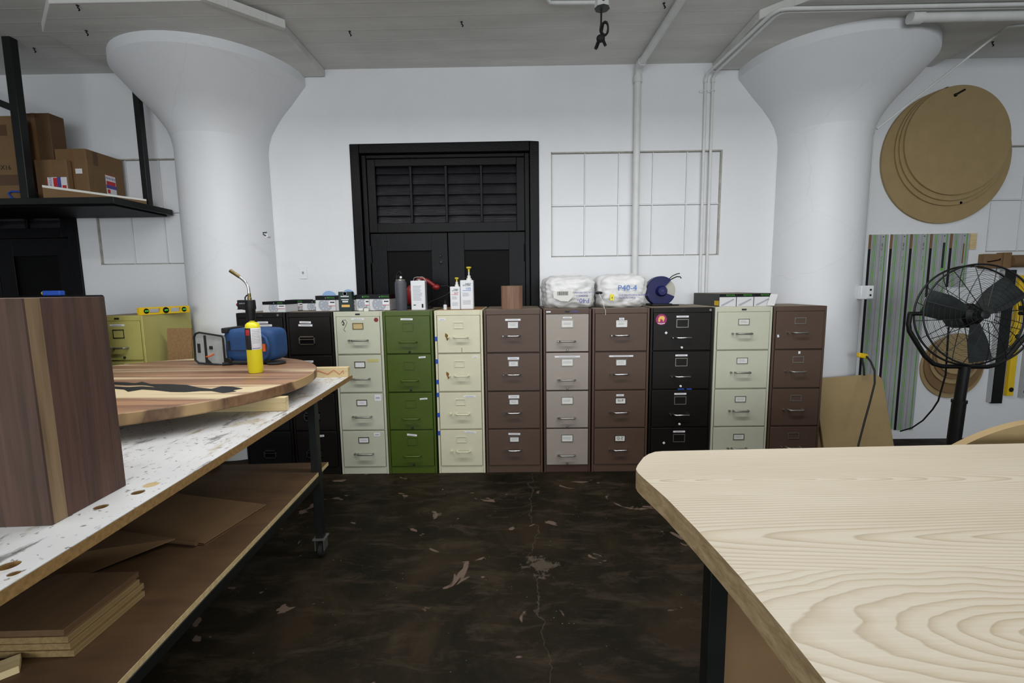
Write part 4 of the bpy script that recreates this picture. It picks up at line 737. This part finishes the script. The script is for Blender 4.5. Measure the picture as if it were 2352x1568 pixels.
pp2 = onY(341, 470, 4.2); MB().bar(L(pp2.x, 4.2, RZ), L(pp2.x, 4.2, CZ), .05, .05, (0, 1, 0)).build('post', 'dark_steel', t, bevel=.004)
MB().bar(L(-4.9, 3.8, 3.35), L(pp.x-.03, 3.775, 2.93), .03, .05).build('brace', 'dark_steel', t)
ba, bb = Vector((-3.775, 3.785, RZ+.012)), Vector((-3.215, 4.125, RZ+.012))
o = thing('tray_board', 'plywood board with a pale top edge standing on the overhead rack', 'board', ba); dd = bb-ba; nd_ = Vector((-dd.y, dd.x, 0)).normalized()*.01
def slab4(z0, z1, z2, z3, k_, nm, mt): MB().add([-nd_*k_+Vector((0, 0, z0)), dd-nd_*k_+Vector((0, 0, z2)), dd+nd_*k_+Vector((0, 0, z2)), nd_*k_+Vector((0, 0, z0)), -nd_*k_+Vector((0, 0, z1)), dd-nd_*k_+Vector((0, 0, z3)), dd+nd_*k_+Vector((0, 0, z3)), nd_*k_+Vector((0, 0, z1))], [(0, 3, 2, 1), (4, 5, 6, 7), (0, 1, 5, 4), (1, 2, 6, 5), (2, 3, 7, 6), (3, 0, 4, 7)]).build(nm, mt, o, smooth=0)
slab4(0, .128, 0, .075, 1, 'board_face', 'cardboard'); slab4(.128, .146, .075, .09, 1.1, 'pale_edge', 'pump_white')
def carton(c, ang, lx, ly, h, label, mat='cardboard', extra=None, group='cardboard boxes on the rack'):
    t = thing('cardboard_box', label, 'box', c, ang, group); bx(0, lx, 0, ly, 0, h).build('carton', mat, t, bevel=.004)
    bx(lx*.45, lx*.58, -.0012, 0, h*.0+.01, h).build('tape_strip', 'tape', t)
    if extra: extra(t, lx, ly, h)
    return t
def fragile(t, org, ax, up, w_, h):
    ax, up, org = Vector(ax), Vector(up), Vector(org); nn = ax.cross(up)
    def patch(a, b, c, d, mt, nm, off): return MB().obox(org+ax*((a+b)/2)*w_+up*((c+d)/2)*h+nn*off, ax*(b-a)/2*w_, up*(d-c)/2*h, nn*.0006).build(nm, mt, t, smooth=0)
    patch(0, 1, 0, 1, 'label', 'fragile_label', .0008); patch(.0, 1, .3, .48, 'ink_violet', 'print', .0018); patch(.05, .95, .48, .68, 'ink_red', 'print', .0018); patch(.08, .35, .05, .25, 'ink_red', 'print', .0018); patch(0, 1, .97, 1, 'ink_red', 'print', .0018)
    text(t, 'FRAGILE', w_*.27, 'ink_violet', org+ax*w_*.5+up*h*.82+nn*.0018, ax, up)
KZ = RZ+.0125
def ex2(t, lx, ly, h):
    fragile(t, (lx, ly*.46, h*.30), (0, 1, 0), (0, 0, 1), .10, .165); MB().obox((lx*.72, -.001, h*.62), (.028, 0, 0), (0, .0006, 0), (0, 0, .02)).build('address_label', 'label', t); bx(lx, lx+.0012, ly*.18, ly*.30, h*.75, h*.99).build('tape_patch', 'tape_d', t)
carton((-3.815, 3.96, KZ), 0, .26, .36, .475, 'wide cardboard box with a fragile label on its side, nearest the column', extra=ex2)
def ex1(t, lx, ly, h): fragile(t, (lx*.34, -.0, h*.14), (0, 0, 1), (-1, 0, 0), .11, .2) if False else fragile(t, (lx*.96, 0, h*.36), (0, 0, 1), (-1, 0, 0), .10, .165)
carton((-3.94, 3.905, KZ), 0, .265, .045, .375, 'slim cardboard box with a sideways fragile label', extra=ex1)
def ex0(t, lx, ly, h): text(t, 'BOX16', .05, 'ink', (lx-.13, -.0012, h*.42)); bx(.0, lx, -.0015, 0, h*.22, h*.34).build('tape_band', 'tape_d', t); bx(lx-.11, lx-.05, -.0014, 0, h*.78, h*.9).build('tape_patch', 'tape_d', t)
carton((-4.45, 3.79, KZ), 0, .49, .105, .68, 'big cardboard box printed BOX16 on the overhead rack', extra=ex0)
carton((-4.10, 3.96, KZ), 0, .275, .13, .76, 'tall open cardboard box behind the rack post', 'cardboard_d')
# open flap of the tall box
# blue strap loop
p = onY(30, 452, 3.76); t = thing('cable_loop', 'blue loop of cable with black tool at the edge of the rack', 'cable', (p.x, 3.775, KZ)); MB().tube([(.1, 0, .02), (.03, 0, .022), (-.03, 0, .05), (-.05, 0, .085), (-.02, 0, .1), (.05, 0, .095)], .007, 8).build('loop', 'blue_tape', t); bx(.05, .16, -.0, .03, 0, .1).build('tool_body', 'black_plastic', t, bevel=.006)

# ================================================================= WORKBENCH (left)
BZ = .94; ba = math.radians(2.6)
# bench local frame: origin at near right corner, x to the left is negative, y along the edge
B = thing('workbench', 'long white-topped workbench on a steel frame with casters', 'workbench', (-.955, .10, 0), ba)
BL = 2.875; BW = 1.30
def plate(outline, holes, z0, z1, name, mat, parent):
    bm = bmesh.new(); loops = []
    for z in (z0, z1):
        ls = []
        for lp in [outline]+holes:
            vs = [bm.verts.new((x, y, z)) for x, y in lp]; es = [bm.edges.new((vs[i], vs[(i+1) % len(vs)])) for i in range(len(vs))]; ls.append((vs, es))
        bmesh.ops.triangle_fill(bm, edges=[e for _, es in ls for e in es], use_beauty=True); loops.append(ls)
    for (v0, _), (v1, _) in zip(*loops):
        for i in range(len(v0)): j = (i+1) % len(v0); bm.faces.new((v0[i], v0[j], v1[j], v1[i]))
    bmesh.ops.recalc_face_normals(bm, faces=bm.faces); me = bpy.data.meshes.new(name); bm.to_mesh(me); bm.free(); me.materials.append(M[mat]); o = bpy.data.objects.new(name, me); col.objects.link(o); o.parent = parent; return o
def tolocal(p, loc, rz): q = Vector(p)-Vector(loc); return Matrix.Rotation(-rz, 3, 'Z') @ q
hl = []
for (u, v_, r) in ((232, 1163, .0165), (317, 1130, .0165), (20, 1298, .019), (32, 1316, .011)):
    q = tolocal(onZ(u, v_, BZ), B.location, ba); hl.append([(q.x+r*math.cos(2*PI*i/24), q.y+r*math.sin(2*PI*i/24)) for i in range(24)])
OUT = [(-BW, 0), (0, 0), (0, BL), (-BW, BL)]
plate(OUT, hl, BZ-.002, BZ, 'laminate_top', 'melamine', B); plate([(-BW, .0), (-.0, .0), (-.0, BL), (-BW, BL)], hl, BZ-.030, BZ-.002, 'core_board', 'core', B)
bx(-BW+.02, -.02, .02, BL-.02, BZ-.034, BZ-.0305).build('under_sheet', 'core', B)
q = tolocal(onZ(347, 1113, BZ), B.location, ba); MB().lathe([(.0185, 0), (.0185, .0006), (0, .0006)], (q.x, q.y, BZ), 26).build('wood_plug', 'ply_edge', B)
MB().obox((-.025, BL+.006, BZ-.012), (.03, 0, 0), (0, .008, 0), (0, 0, .010)).build('chipped_corner', 'core', B)
LY = 2.36; SZ = .50
for (x, y_) in ((-.055, LY), (-BW+.08, LY), (-.055, .12), (-BW+.08, .12)):
    lg = MB().box(x-.022, x+.022, y_-.022, y_+.022, .115, BZ-.034).build('leg', 'dark_steel', B, bevel=.003)
    bx(x-.035, x+.035, y_-.035, y_+.035, .108, .115).build('caster_plate', 'zinc', lg); m = MB(); m.box(x-.026, x-.022, y_-.03, y_+.03, .045, .108); m.box(x+.022, x+.026, y_-.03, y_+.03, .045, .108); m.build('caster_fork', 'zinc', lg); MB().lathe([(0, -.016), (.034, -.016), (.042, -.010), (.042, .010), (.034, .016), (0, .016)], (x, y_+.01, .042), 24, 'x').build('caster_wheel', 'rubber', lg)
bx(-.078, -.034, .1, LY+.04, SZ-.058, SZ-.018).build('shelf_rail', 'dark_steel', B, bevel=.003); bx(-BW+.06, -BW+.1, .1, LY+.04, SZ-.058, SZ-.018).build('shelf_rail', 'dark_steel', B); bx(-BW+.1, -.078, LY-.02, LY+.02, SZ-.058, SZ-.018).build('shelf_rail', 'dark_steel', B)
bx(-.40, -.36, .1, LY, BZ-.075, BZ-.034).build('top_rail', 'dark_steel', B); bx(-BW+.1, -.078, LY-.02, LY+.02, BZ-.075, BZ-.034).build('top_rail', 'dark_steel', B)
bx(-BW+.05, -.04, .05, LY+.13, SZ-.018, SZ).build('lower_shelf', 'ply', B); bx(-.04, -.037, .05, LY+.13, SZ-.018, SZ).build('shelf_edge', 'ply_edge', B)
# things on the lower shelf
def bench_w(x, y_, z): q = Matrix.Rotation(ba, 3, 'Z') @ Vector((x, y_, 0)); return Vector((B.location.x+q.x, B.location.y+q.y, z))
P_ = [onZ(u, v_, SZ+.03) for u, v_ in ((612, 1150), (470, 1237))]
t = thing('folded_cardboard', 'large folded brown cardboard lying on the lower shelf of the workbench', 'cardboard', (P_[1].x, P_[1].y, SZ+.001)); v1 = P_[0]-P_[1]; v1.z = 0; d1 = v1.normalized(); d2 = Vector((-d1.y, d1.x, 0))
def quad(a, b, z0, z1, th, nm, mt): MB().add([a+Vector((0, 0, z0)), b+Vector((0, 0, z0)), b+d2*.8+Vector((0, 0, z1)), a+d2*.8+Vector((0, 0, z1)), a+Vector((0, 0, z0+th)), b+Vector((0, 0, z0+th)), b+d2*.8+Vector((0, 0, z1+th)), a+d2*.8+Vector((0, 0, z1+th))], [(0, 3, 2, 1), (4, 5, 6, 7), (0, 1, 5, 4), (1, 2, 6, 5), (2, 3, 7, 6), (3, 0, 4, 7)]).build(nm, mt, t, smooth=0)
quad(Vector(), v1, 0, 0, .004, 'lower_sheet', 'cardboard_d'); quad(Vector()+d2*.004, v1+d2*.004, .008, .02, .004, 'upper_sheet', 'cardboard')
MB().tube([d2*.03-d1*.01+Vector((0, 0, .012)), d2*.4-d1*.03+Vector((0, 0, .016))], .010, 10).build('fold', 'cardboard_d', t)
fa = d2*.12-d1*.02; MB().add([fa+Vector((0, 0, .024)), fa+d2*.4+Vector((0, 0, .028)), fa+d2*.42-d1*.35+Vector((0, 0, .07)), fa+d2*.2-d1*.38+Vector((0, 0, .0)), fa+Vector((0, 0, .028)), fa+d2*.4+Vector((0, 0, .032)), fa+d2*.42-d1*.35+Vector((0, 0, .074)), fa+d2*.2-d1*.38+Vector((0, 0, .004))], [(0, 3, 2, 1), (4, 5, 6, 7), (0, 1, 5, 4), (1, 2, 6, 5), (2, 3, 7, 6), (3, 0, 4, 7)]).build('flap', 'cardboard', t, smooth=0)
for i in range(4):
    z = SZ+.001+i*.0185; a, b = onZ(316, 1345, SZ+.03), onZ(150, 1480, SZ+.03); dd = (a-b); dd.z = 0; dl = dd.length; dn = dd.normalized(); an = math.atan2(dn.y, dn.x)
    L1 = dl+(.01 if i % 2 else 0); W1 = .44; off = .012*(1-i % 2)+.018*(i < 2)
    pts = [(0, 0), (L1, 0), (L1, W1*.55), (L1*.92, W1*.78), (L1*.7, W1), (0, W1)] if i < 3 else [(0, 0), (L1, 0), (L1, W1*.5), (0, W1*.5)]
    pts = [(0, 0), (L1, 0), (L1, .22)]+[(L1-.22+.22*math.cos(q), .22+.2*math.sin(q)) for q in [PI/2*j/8 for j in range(1, 9)]]+[(0.08, .42), (0, .34)]
    o = MB().prism(pts, 0, .018).build('plywood_offcut', 'ply_dull' if i < 3 else 'ply', bevel=.001); solo(o, ['bottom plywood offcut of the stack on the workbench shelf', 'second plywood offcut from the bottom of the shelf stack', 'third plywood offcut from the bottom of the shelf stack', 'top plywood offcut of the stack on the workbench shelf'][i], 'plywood', (b.x+off, b.y-off*.3, z), (0, 0, an), 'plywood offcuts on the shelf')
p = onZ(30, 1545, SZ); o = bx(-.12, .12, -.03, .03, 0, .02).build('wood_strip', 'pine', bevel=.001); solo(o, 'short pale wood strip at the near end of the workbench shelf', 'wood strip', (p.x-.09, p.y-.06, SZ+.0005), (0, 0, .75))
p = onZ(500, 1072, SZ); o = bx(-.05, .05, -.03, .03, 0, .045).build('wood_block', 'walnut_block', bevel=.002); solo(o, 'small red-brown wood block on the far part of the workbench shelf', 'wood block', (p.x-.05, p.y, SZ+.0005))
# battens under the round slab
def batten(u0, v0, length, label, mark=False):
    p = onZ(u0, v0, BZ); t = thing('pine_batten', label, 'batten', (p.x, p.y, BZ+.0005), 0.02, 'pine battens under the slab'); bx(-length, 0, 0, .038, 0, .064).build('batten_body', 'pine', t, bevel=.0015)
    if mark: MB().tube([(-.25, -.001, .015), (-.19, -.001, .045), (-.13, -.001, .022), (-.09, -.001, .048), (-.055, -.001, .02), (-.03, -.001, .044), (-.028, -.001, .022)], .0016, 5).build('crayon_scribble', 'ink_red', t)
    return t
batten(656, 944, 1.15, 'pine batten propping the front of the round walnut slab'); batten(800, 866, 1.1, 'pine batten with a red crayon scribble at the bench end', True)
# round walnut slab
SR = .765; SC = Vector((-1.855, 2.315, BZ+.066)); t = thing('round_slab', 'thick round walnut slab lying on pine battens on the workbench', 'slab', SC); ST = 1.056-SC.z
MB().lathe([(SR-.006, 0), (SR, .006), (SR, ST-.004), (SR-.003, ST-.001)], n=128).build('slab_edge', 'walnut_edge', t, smooth=40); MB().lathe([(SR-.003, ST-.001), (SR-.006, ST), (0, ST)], n=128).build('slab_top', 'walnut', t)
ep = [(630, 532), (700, 533), (760, 538), (800, 530), (850, 543), (950, 543), (1050, 548), (1120, 563), (1190, 570), (1250, 555), (1310, 558), (1366, 568), (1310, 578), (1330, 584), (1255, 593), (1190, 582), (1130, 582), (1040, 588), (960, 587), (880, 578), (800, 573), (720, 586), (700, 574), (630, 568), (630, 556), (720, 560), (800, 556), (880, 562), (860, 556), (800, 548), (720, 550), (630, 544)]
m = MB().prism([(q.x-SC.x, q.y-SC.y) for q in (onZ(a/2.45, 660+b/2.45, 1.057) for a, b in ep)], ST-.0005, ST+.0012); m.build('epoxy_fill', 'epoxy', t, smooth=0)
# torch
TP = onZ(581, 857, 1.058); t = thing('gas_torch', 'yellow gas torch cylinder with black trigger head on the round slab', 'torch', (TP.x, TP.y+.03, 1.0575)); r = .0375
MB().lathe([(.033, 0), (.0355, .004), (.0355, .018), (r, .022), (r, .245), (.034, .262), (.024, .272), (.012, .276), (.012, .288)], n=36).build('cylinder', 'torch_yellow', t)
MB().lathe([(r+.0004, .128), (r+.0008, .129), (r+.0008, .243), (r+.0004, .244)], n=40, a0=math.radians(283), a1=math.radians(400)).build('label_wrap', 'label', t, smooth=60); MB().lathe([(r+.0004, .128), (r+.0008, .129), (r+.0008, .243), (r+.0004, .244)], n=16, a0=math.radians(195), a1=math.radians(283)).build('label_band', 'ink', t, smooth=60)
MB().lathe([(r+.0010, .205), (r+.0014, .206), (r+.0014, .234), (r+.0010, .235)], n=6, a0=math.radians(238), a1=math.radians(274)).build('red_emblem', 'ink_red', t, smooth=60)
m = MB()
for i in range(9): m.lathe([(r+.0010, .232-.0085*i), (r+.0012, .2322-.0085*i), (r+.0012, .2345-.0085*i), (r+.0010, .2348-.0085*i)], n=10, a0=math.radians(290), a1=math.radians(345+12*rnd.random()))
m.build('fine_print', 'grey_print', t, smooth=60); MB().lathe([(r+.0010, .133), (r+.0012, .1332), (r+.0012, .136), (r+.0010, .1362)], n=10, a0=math.radians(287), a1=math.radians(350)).build('print_line', 'ink_violet', t, smooth=60)
MB().lathe([(.018, .283), (.021, .30), (.022, .33), (.0245, .352), (.021, .375)], n=20).build('handle', 'black_plastic', t); m = MB().prism([(-.052, .338), (-.02, .332), (.0, .325), (.022, .335), (.02, .378), (-.052, .378)], -.017, .017, lambda a, b, q: (a, q, b)); m.build('trigger_housing', 'black_plastic', t, bevel=.004)
text(t, 'BERNZOMATIC', .008, 'grey_print', (-.02, -.0175, .362), sx=.8); MB().ball((-.056, 0, .356), (.008, .009, .009)).build('trigger_button', 'red_plastic', t); bx(-.058, -.045, -.006, .006, .334, .338).build('trigger_lock', 'black_plastic', t)
MB().lathe([(.009, .376), (.009, .388), (.0075, .39), (.0075, .408)], n=14).build('brass_fitting', 'brass', t); MB().tube([(-.02, 0, .376), (-.021, 0, .388), (-.013, 0, .398), (-.004, 0, .40)], .003, 8).build('fuel_tube', 'black_plastic', t)
MB().tube([(.0, 0, .405), (-.001, 0, .43), (-.006, 0, .448), (-.016, 0, .464), (-.032, 0, .478), (-.042, 0, .486)], .006, 12).build('burn_tube', 'chrome', t, smooth=60); MB().tube([(-.038, 0, .483), (-.08, 0, .513)], [.0075, .0085], 14).build('burner_tip', 'brass', t, smooth=60)
for c_ in t.children:
    if c_.name.split('.')[0] in ('handle', 'trigger_housing', 'lettering', 'trigger_button', 'trigger_lock', 'brass_fitting', 'fuel_tube', 'burn_tube', 'burner_tip'):
        for v_ in c_.data.vertices: v_.co.z = .283+(v_.co.z-.283)*1.16; v_.co.x = v_.co.x*1.15-.004
# camera bag
BP = onZ(520, 838, 1.058); t = thing('camera_bag', 'blue and grey camera bag lying on its side on the round slab', 'bag', (BP.x, BP.y+.08, 1.0575), -.05)
def soft(x0, x1, y0, y1, z0, z1, mt, nm, e=4, par=None, taper=0):
    bm = bmesh.new(); bmesh.ops.create_cube(bm, size=2); bmesh.ops.subdivide_edges(bm, edges=bm.edges, cuts=9, use_grid_fill=True)
    for v in bm.verts:
        p = v.co; n4 = (abs(p.x)**e+abs(p.y)**e+abs(p.z)**e)**(1/e); p = p/n4; f = 1-taper*(p.x+1)/2
        v.co = ((x0+x1)/2+p.x*(x1-x0)/2, (y0+y1)/2+p.y*(y1-y0)/2*f, (z0+z1)/2+p.z*(z1-z0)/2*f+.0025*mnoise.noise(Vector((p.x*3, p.y*3, p.z*3))))
    me = bpy.data.meshes.new(nm); bm.to_mesh(me); bm.free(); me.polygons.foreach_set('use_smooth', [True]*len(me.polygons)); me.materials.append(M[mt]); o = bpy.data.objects.new(nm, me); col.objects.link(o); o.parent = par or t; return o
soft(-.03, .29, -.062, .13, .012, .215, 'blue_fabric', 'bag_body', 6)
bx(.0, .20, -.066, -.06, .085, .088).build('seam', 'black_fabric', t)
# open grey lid: hinged panel on the left, facing the viewer
pts = [(-.19, .03), (-.185, .17), (-.175, .19), (-.15, .198), (-.01, .175), (-.005, .16), (-.005, .01), (-.02, .0), (-.17, .012)]
lid = MB().prism(pts, -.075, -.04, lambda a, b, q: (a, q, b)).build('lid', 'grey_fabric', t, bevel=.008, seg=3)
pp = [(a, -.077, b) for a, b in pts]; MB().tube(pp, .0055, 6, closed=True).build('lid_piping', 'black_fabric', lid, smooth=60)
bx(-.125, -.112, -.079, -.074, .02, .18).build('zip_band', 'black_fabric', lid); bx(-.168, -.152, -.079, -.074, .075, .13).build('badge', 'black_fabric', lid); bx(-.095, -.075, -.079, -.074, .095, .115).build('badge', 'black_fabric', lid); MB().tube([(-.118, -.079, .05), (-.09, -.081, .056), (-.068, -.08, .068)], .004, 6).build('zip_pull', 'orange', lid)
bx(-.02, .018, -.07, .1, .19, .222).build('hinge_flap', 'black_fabric', t, bevel=.006); MB().prism([(-.125, .01), (-.085, .01), (-.125, .05)], -.0795, -.0745, lambda a, b, q: (a, q, b)).build('corner_patch', 'black_fabric', lid)
bx(.012, .024, -.066, -.058, .09, .145).build('side_badge', 'black_fabric', t); MB().tube([(.21, -.055, .185), (.255, -.072, .16), (.272, -.075, .11), (.262, -.072, .055), (.215, -.055, .025)], .010, 8).build('handle', 'blue_fabric', t, smooth=60); bx(.232, .25, -.072, -.055, .08, .125).build('pull_tab', 'orange', t)
MB().tube([(-.01, -.09, .006), (.05, -.07, .014), (.12, -.06, .012), (.2, -.05, .014), (.26, -.04, .02)], .012, 8).build('strap', 'black_fabric', t, smooth=60); MB().lathe([(.022, -.004), (.024, 0), (.022, .004), (0, .004)], (.02, -.085, .022), 20, 'y').build('buckle', 'black_plastic', t); m = MB().lathe([(.0, .0), (.05, 0), (.055, .006), (.05, .012), (0, .012)], (.285, -.03, 0), 28); m.build('strap_pad', 'black_fabric', t)
# walnut box
bc = onZ(120, 1207, BZ); t = thing('walnut_block', 'tall walnut glued block with a pale sapwood stripe on the workbench', 'wood block', (bc.x, bc.y, BZ+.001), math.radians(3.2)); HB = .548
for (y0, y1, mt) in ((0, .006, 'walnut_v1'), (.0062, .043, 'sapwood'), (.0432, .105, 'walnut_v2'), (.1052, .150, 'walnut_v3'), (.1502, .196, 'walnut_v2'), (.1962, .2295, 'walnut_v1')): bx(-.36, 0, y0, y1, 0, HB).build('stave', mt, t, bevel=.0005)
# things near the yellow cabinet
yz = CH+.0015; a = onY(322, 716, 3.50); t = thing('spirit_level', 'yellow spirit level lying on the mustard-yellow cabinet', 'level', (-2.845, 3.46, yz), math.radians(74))
m = MB(); LL = .40; m.box(0, LL, -.012, .012, 0, .012); m.box(0, LL, -.012, .012, .044, .056); m.box(0, .075, -.012, .012, .012, .044); m.box(LL*.4, LL*.6, -.012, .012, .012, .044); m.box(LL-.075, LL, -.012, .012, .012, .044); m.build('beam', 'level_yellow', t, bevel=.001)
for x, rr in ((.05, .02), (LL/2, .024), (LL-.05, .02)):
    v_ = MB().lathe([(rr, -.0135), (rr, .0135), (0, .0135)], (x, 0, .028), 20, 'y').build('vial_ring', 'black_plastic', t); MB().cyl((x-.012, -.0145, .028), (x+.012, -.0145, .028), .006, n=10).build('vial', 'vial', v_)
o = bx(-.095, .095, 0, .016, 0, 1.22).build('particle_board', 'hardboard', bevel=.001); p = onY(408, 790, 3.52); solo(o, 'narrow particle-board panel leaning between yellow cabinet and column', 'board', (p.x, 3.44, .003), (-.09, 0, 0))
bp_ = onY(117, 679, 3.0); CT = bp_.z
t = thing('tool_cabinet', 'black steel tool cabinet behind the walnut block, under the blue tool', 'cabinet', (bp_.x-.14, 2.96, 0)); bx(-.26, .26, 0, .3, .05, CT).build('body', 'black_flat', t, bevel=.01); bx(-.25, -.003, -.012, 0, .07, CT-.03).build('door', 'black_flat', t, bevel=.003); bx(.003, .25, -.012, 0, .07, CT-.03).build('door', 'black_flat', t, bevel=.003); bx(-.24, .24, .02, .28, 0, .05).build('plinth', 'black_flat', t)
t = thing('blue_clamp', 'small blue tool with a yellow knob on the black tool cabinet', 'tool', (bp_.x, 3.02, CT+.0005)); bx(-.058, .058, -.02, .02, 0, .032).build('tool_body', 'blue_tape', t, bevel=.005); MB().ball((-.064, 0, .016), .014).build('tool_knob', 'level_yellow', t)

# ================================================================= ASH TABLE (right)
AZ = .9; AT = .064
t = thing('ash_table', 'pale ash tabletop with a rounded corner on black steel legs', 'table', (1.0, .9, 0))
edge = [(.463, .10), (.463, .60), (.462, .746), (.457, .893), (.452, .962), (.441, 1.083), (.421, 1.254), (.393, 1.40), (.388, 1.435), (.390, 1.465), (.405, 1.50), (.443, 1.568), (.470, 1.60), (.50, 1.622), (.53, 1.628)]
far = lambda x: 1.628+(x-.53)*.033
def left_x(y_):
    for (xa, ya), (xb, yb) in zip(edge[:-1], edge[1:]):
        if ya <= y_ <= yb: return xa+(xb-xa)*(y_-ya)/(yb-ya)
    return edge[-1][0]
XR = 2.35; js = [(.10, .10), (.56, .60), (.91, .955), (1.257, 1.335), None]; tops = None
for i in range(4):
    yl, yr = js[i]; poly = [(left_x(yl), yl)]
    if i < 3:
        yl2, yr2 = js[i+1]; mid = [p for p in edge if yl+1e-4 < p[1] < yl2-1e-4]; poly = [(left_x(yl), yl)]+mid+[(left_x(yl2), yl2), (XR, yr2), (XR, yr)]
    else: poly = [(left_x(yl), yl)]+[p for p in edge if p[1] > yl+1e-4]+[(XR, far(XR)), (XR, yr)]
    poly = [(a-1.0, b-.9) for a, b in poly]; n = len(poly)
    mb = MB().prism(poly, AZ-AT, AZ); o = mb.build('plank', ['ash3', 'ash2', 'ash1', 'ash0'][i], t, smooth=25)
    o.data.materials.append(M['ash_end'])
    for p in o.data.polygons:
        if abs(p.normal.z) < .5: p.material_index = 1
LG = Vector((.545, 1.2, 0))-Vector((1.0, .9, 0))
for (x, y_) in ((.553, 1.215), (2.15, 1.25), (.57, .22), (2.15, .22)):
    x -= 1.0; y_ -= .9; m = MB(); m.box(x-.025, x+.025, y_-.025, y_-.019, .0, AZ-AT); m.box(x-.025, x-.019, y_-.019, y_+.025, 0, AZ-AT); m.box(x-.019, x+.025, y_+.0, y_+.025, 0, AZ-AT); m.build('leg', 'dark_steel', t, bevel=.002)
bx(-.42, 1.1, .30, .33, AZ-AT-.05, AZ-AT).build('apron', 'dark_steel', t); bx(-.42, 1.1, -.7, -.67, AZ-AT-.05, AZ-AT).build('apron', 'dark_steel', t)
o = bx(0, 1.2, 0, .018, 0, .70).build('leaning_board', 'mdf_dark', bevel=.001); solo(o, 'brown board leaning under the ash table behind its leg', 'board', (.605, 1.29, .002), (-.06, 0, .0))
# curved board standing behind the ash table
R2, zc = .80, .15; a0 = -math.asin(zc/R2)
pts = [(R2*math.cos(a), zc+R2*math.sin(a)) for a in [a0+(PI-2*a0)*i/72 for i in range(73)]]
o = MB().prism(pts, 0, .036, lambda a, b, q: (a, q, b)).build('half_round_board', 'mdf', bevel=.0015, smooth=30); solo(o, 'large half-round tan board standing on edge behind the ash table', 'board', (2.18, 1.80, .001))
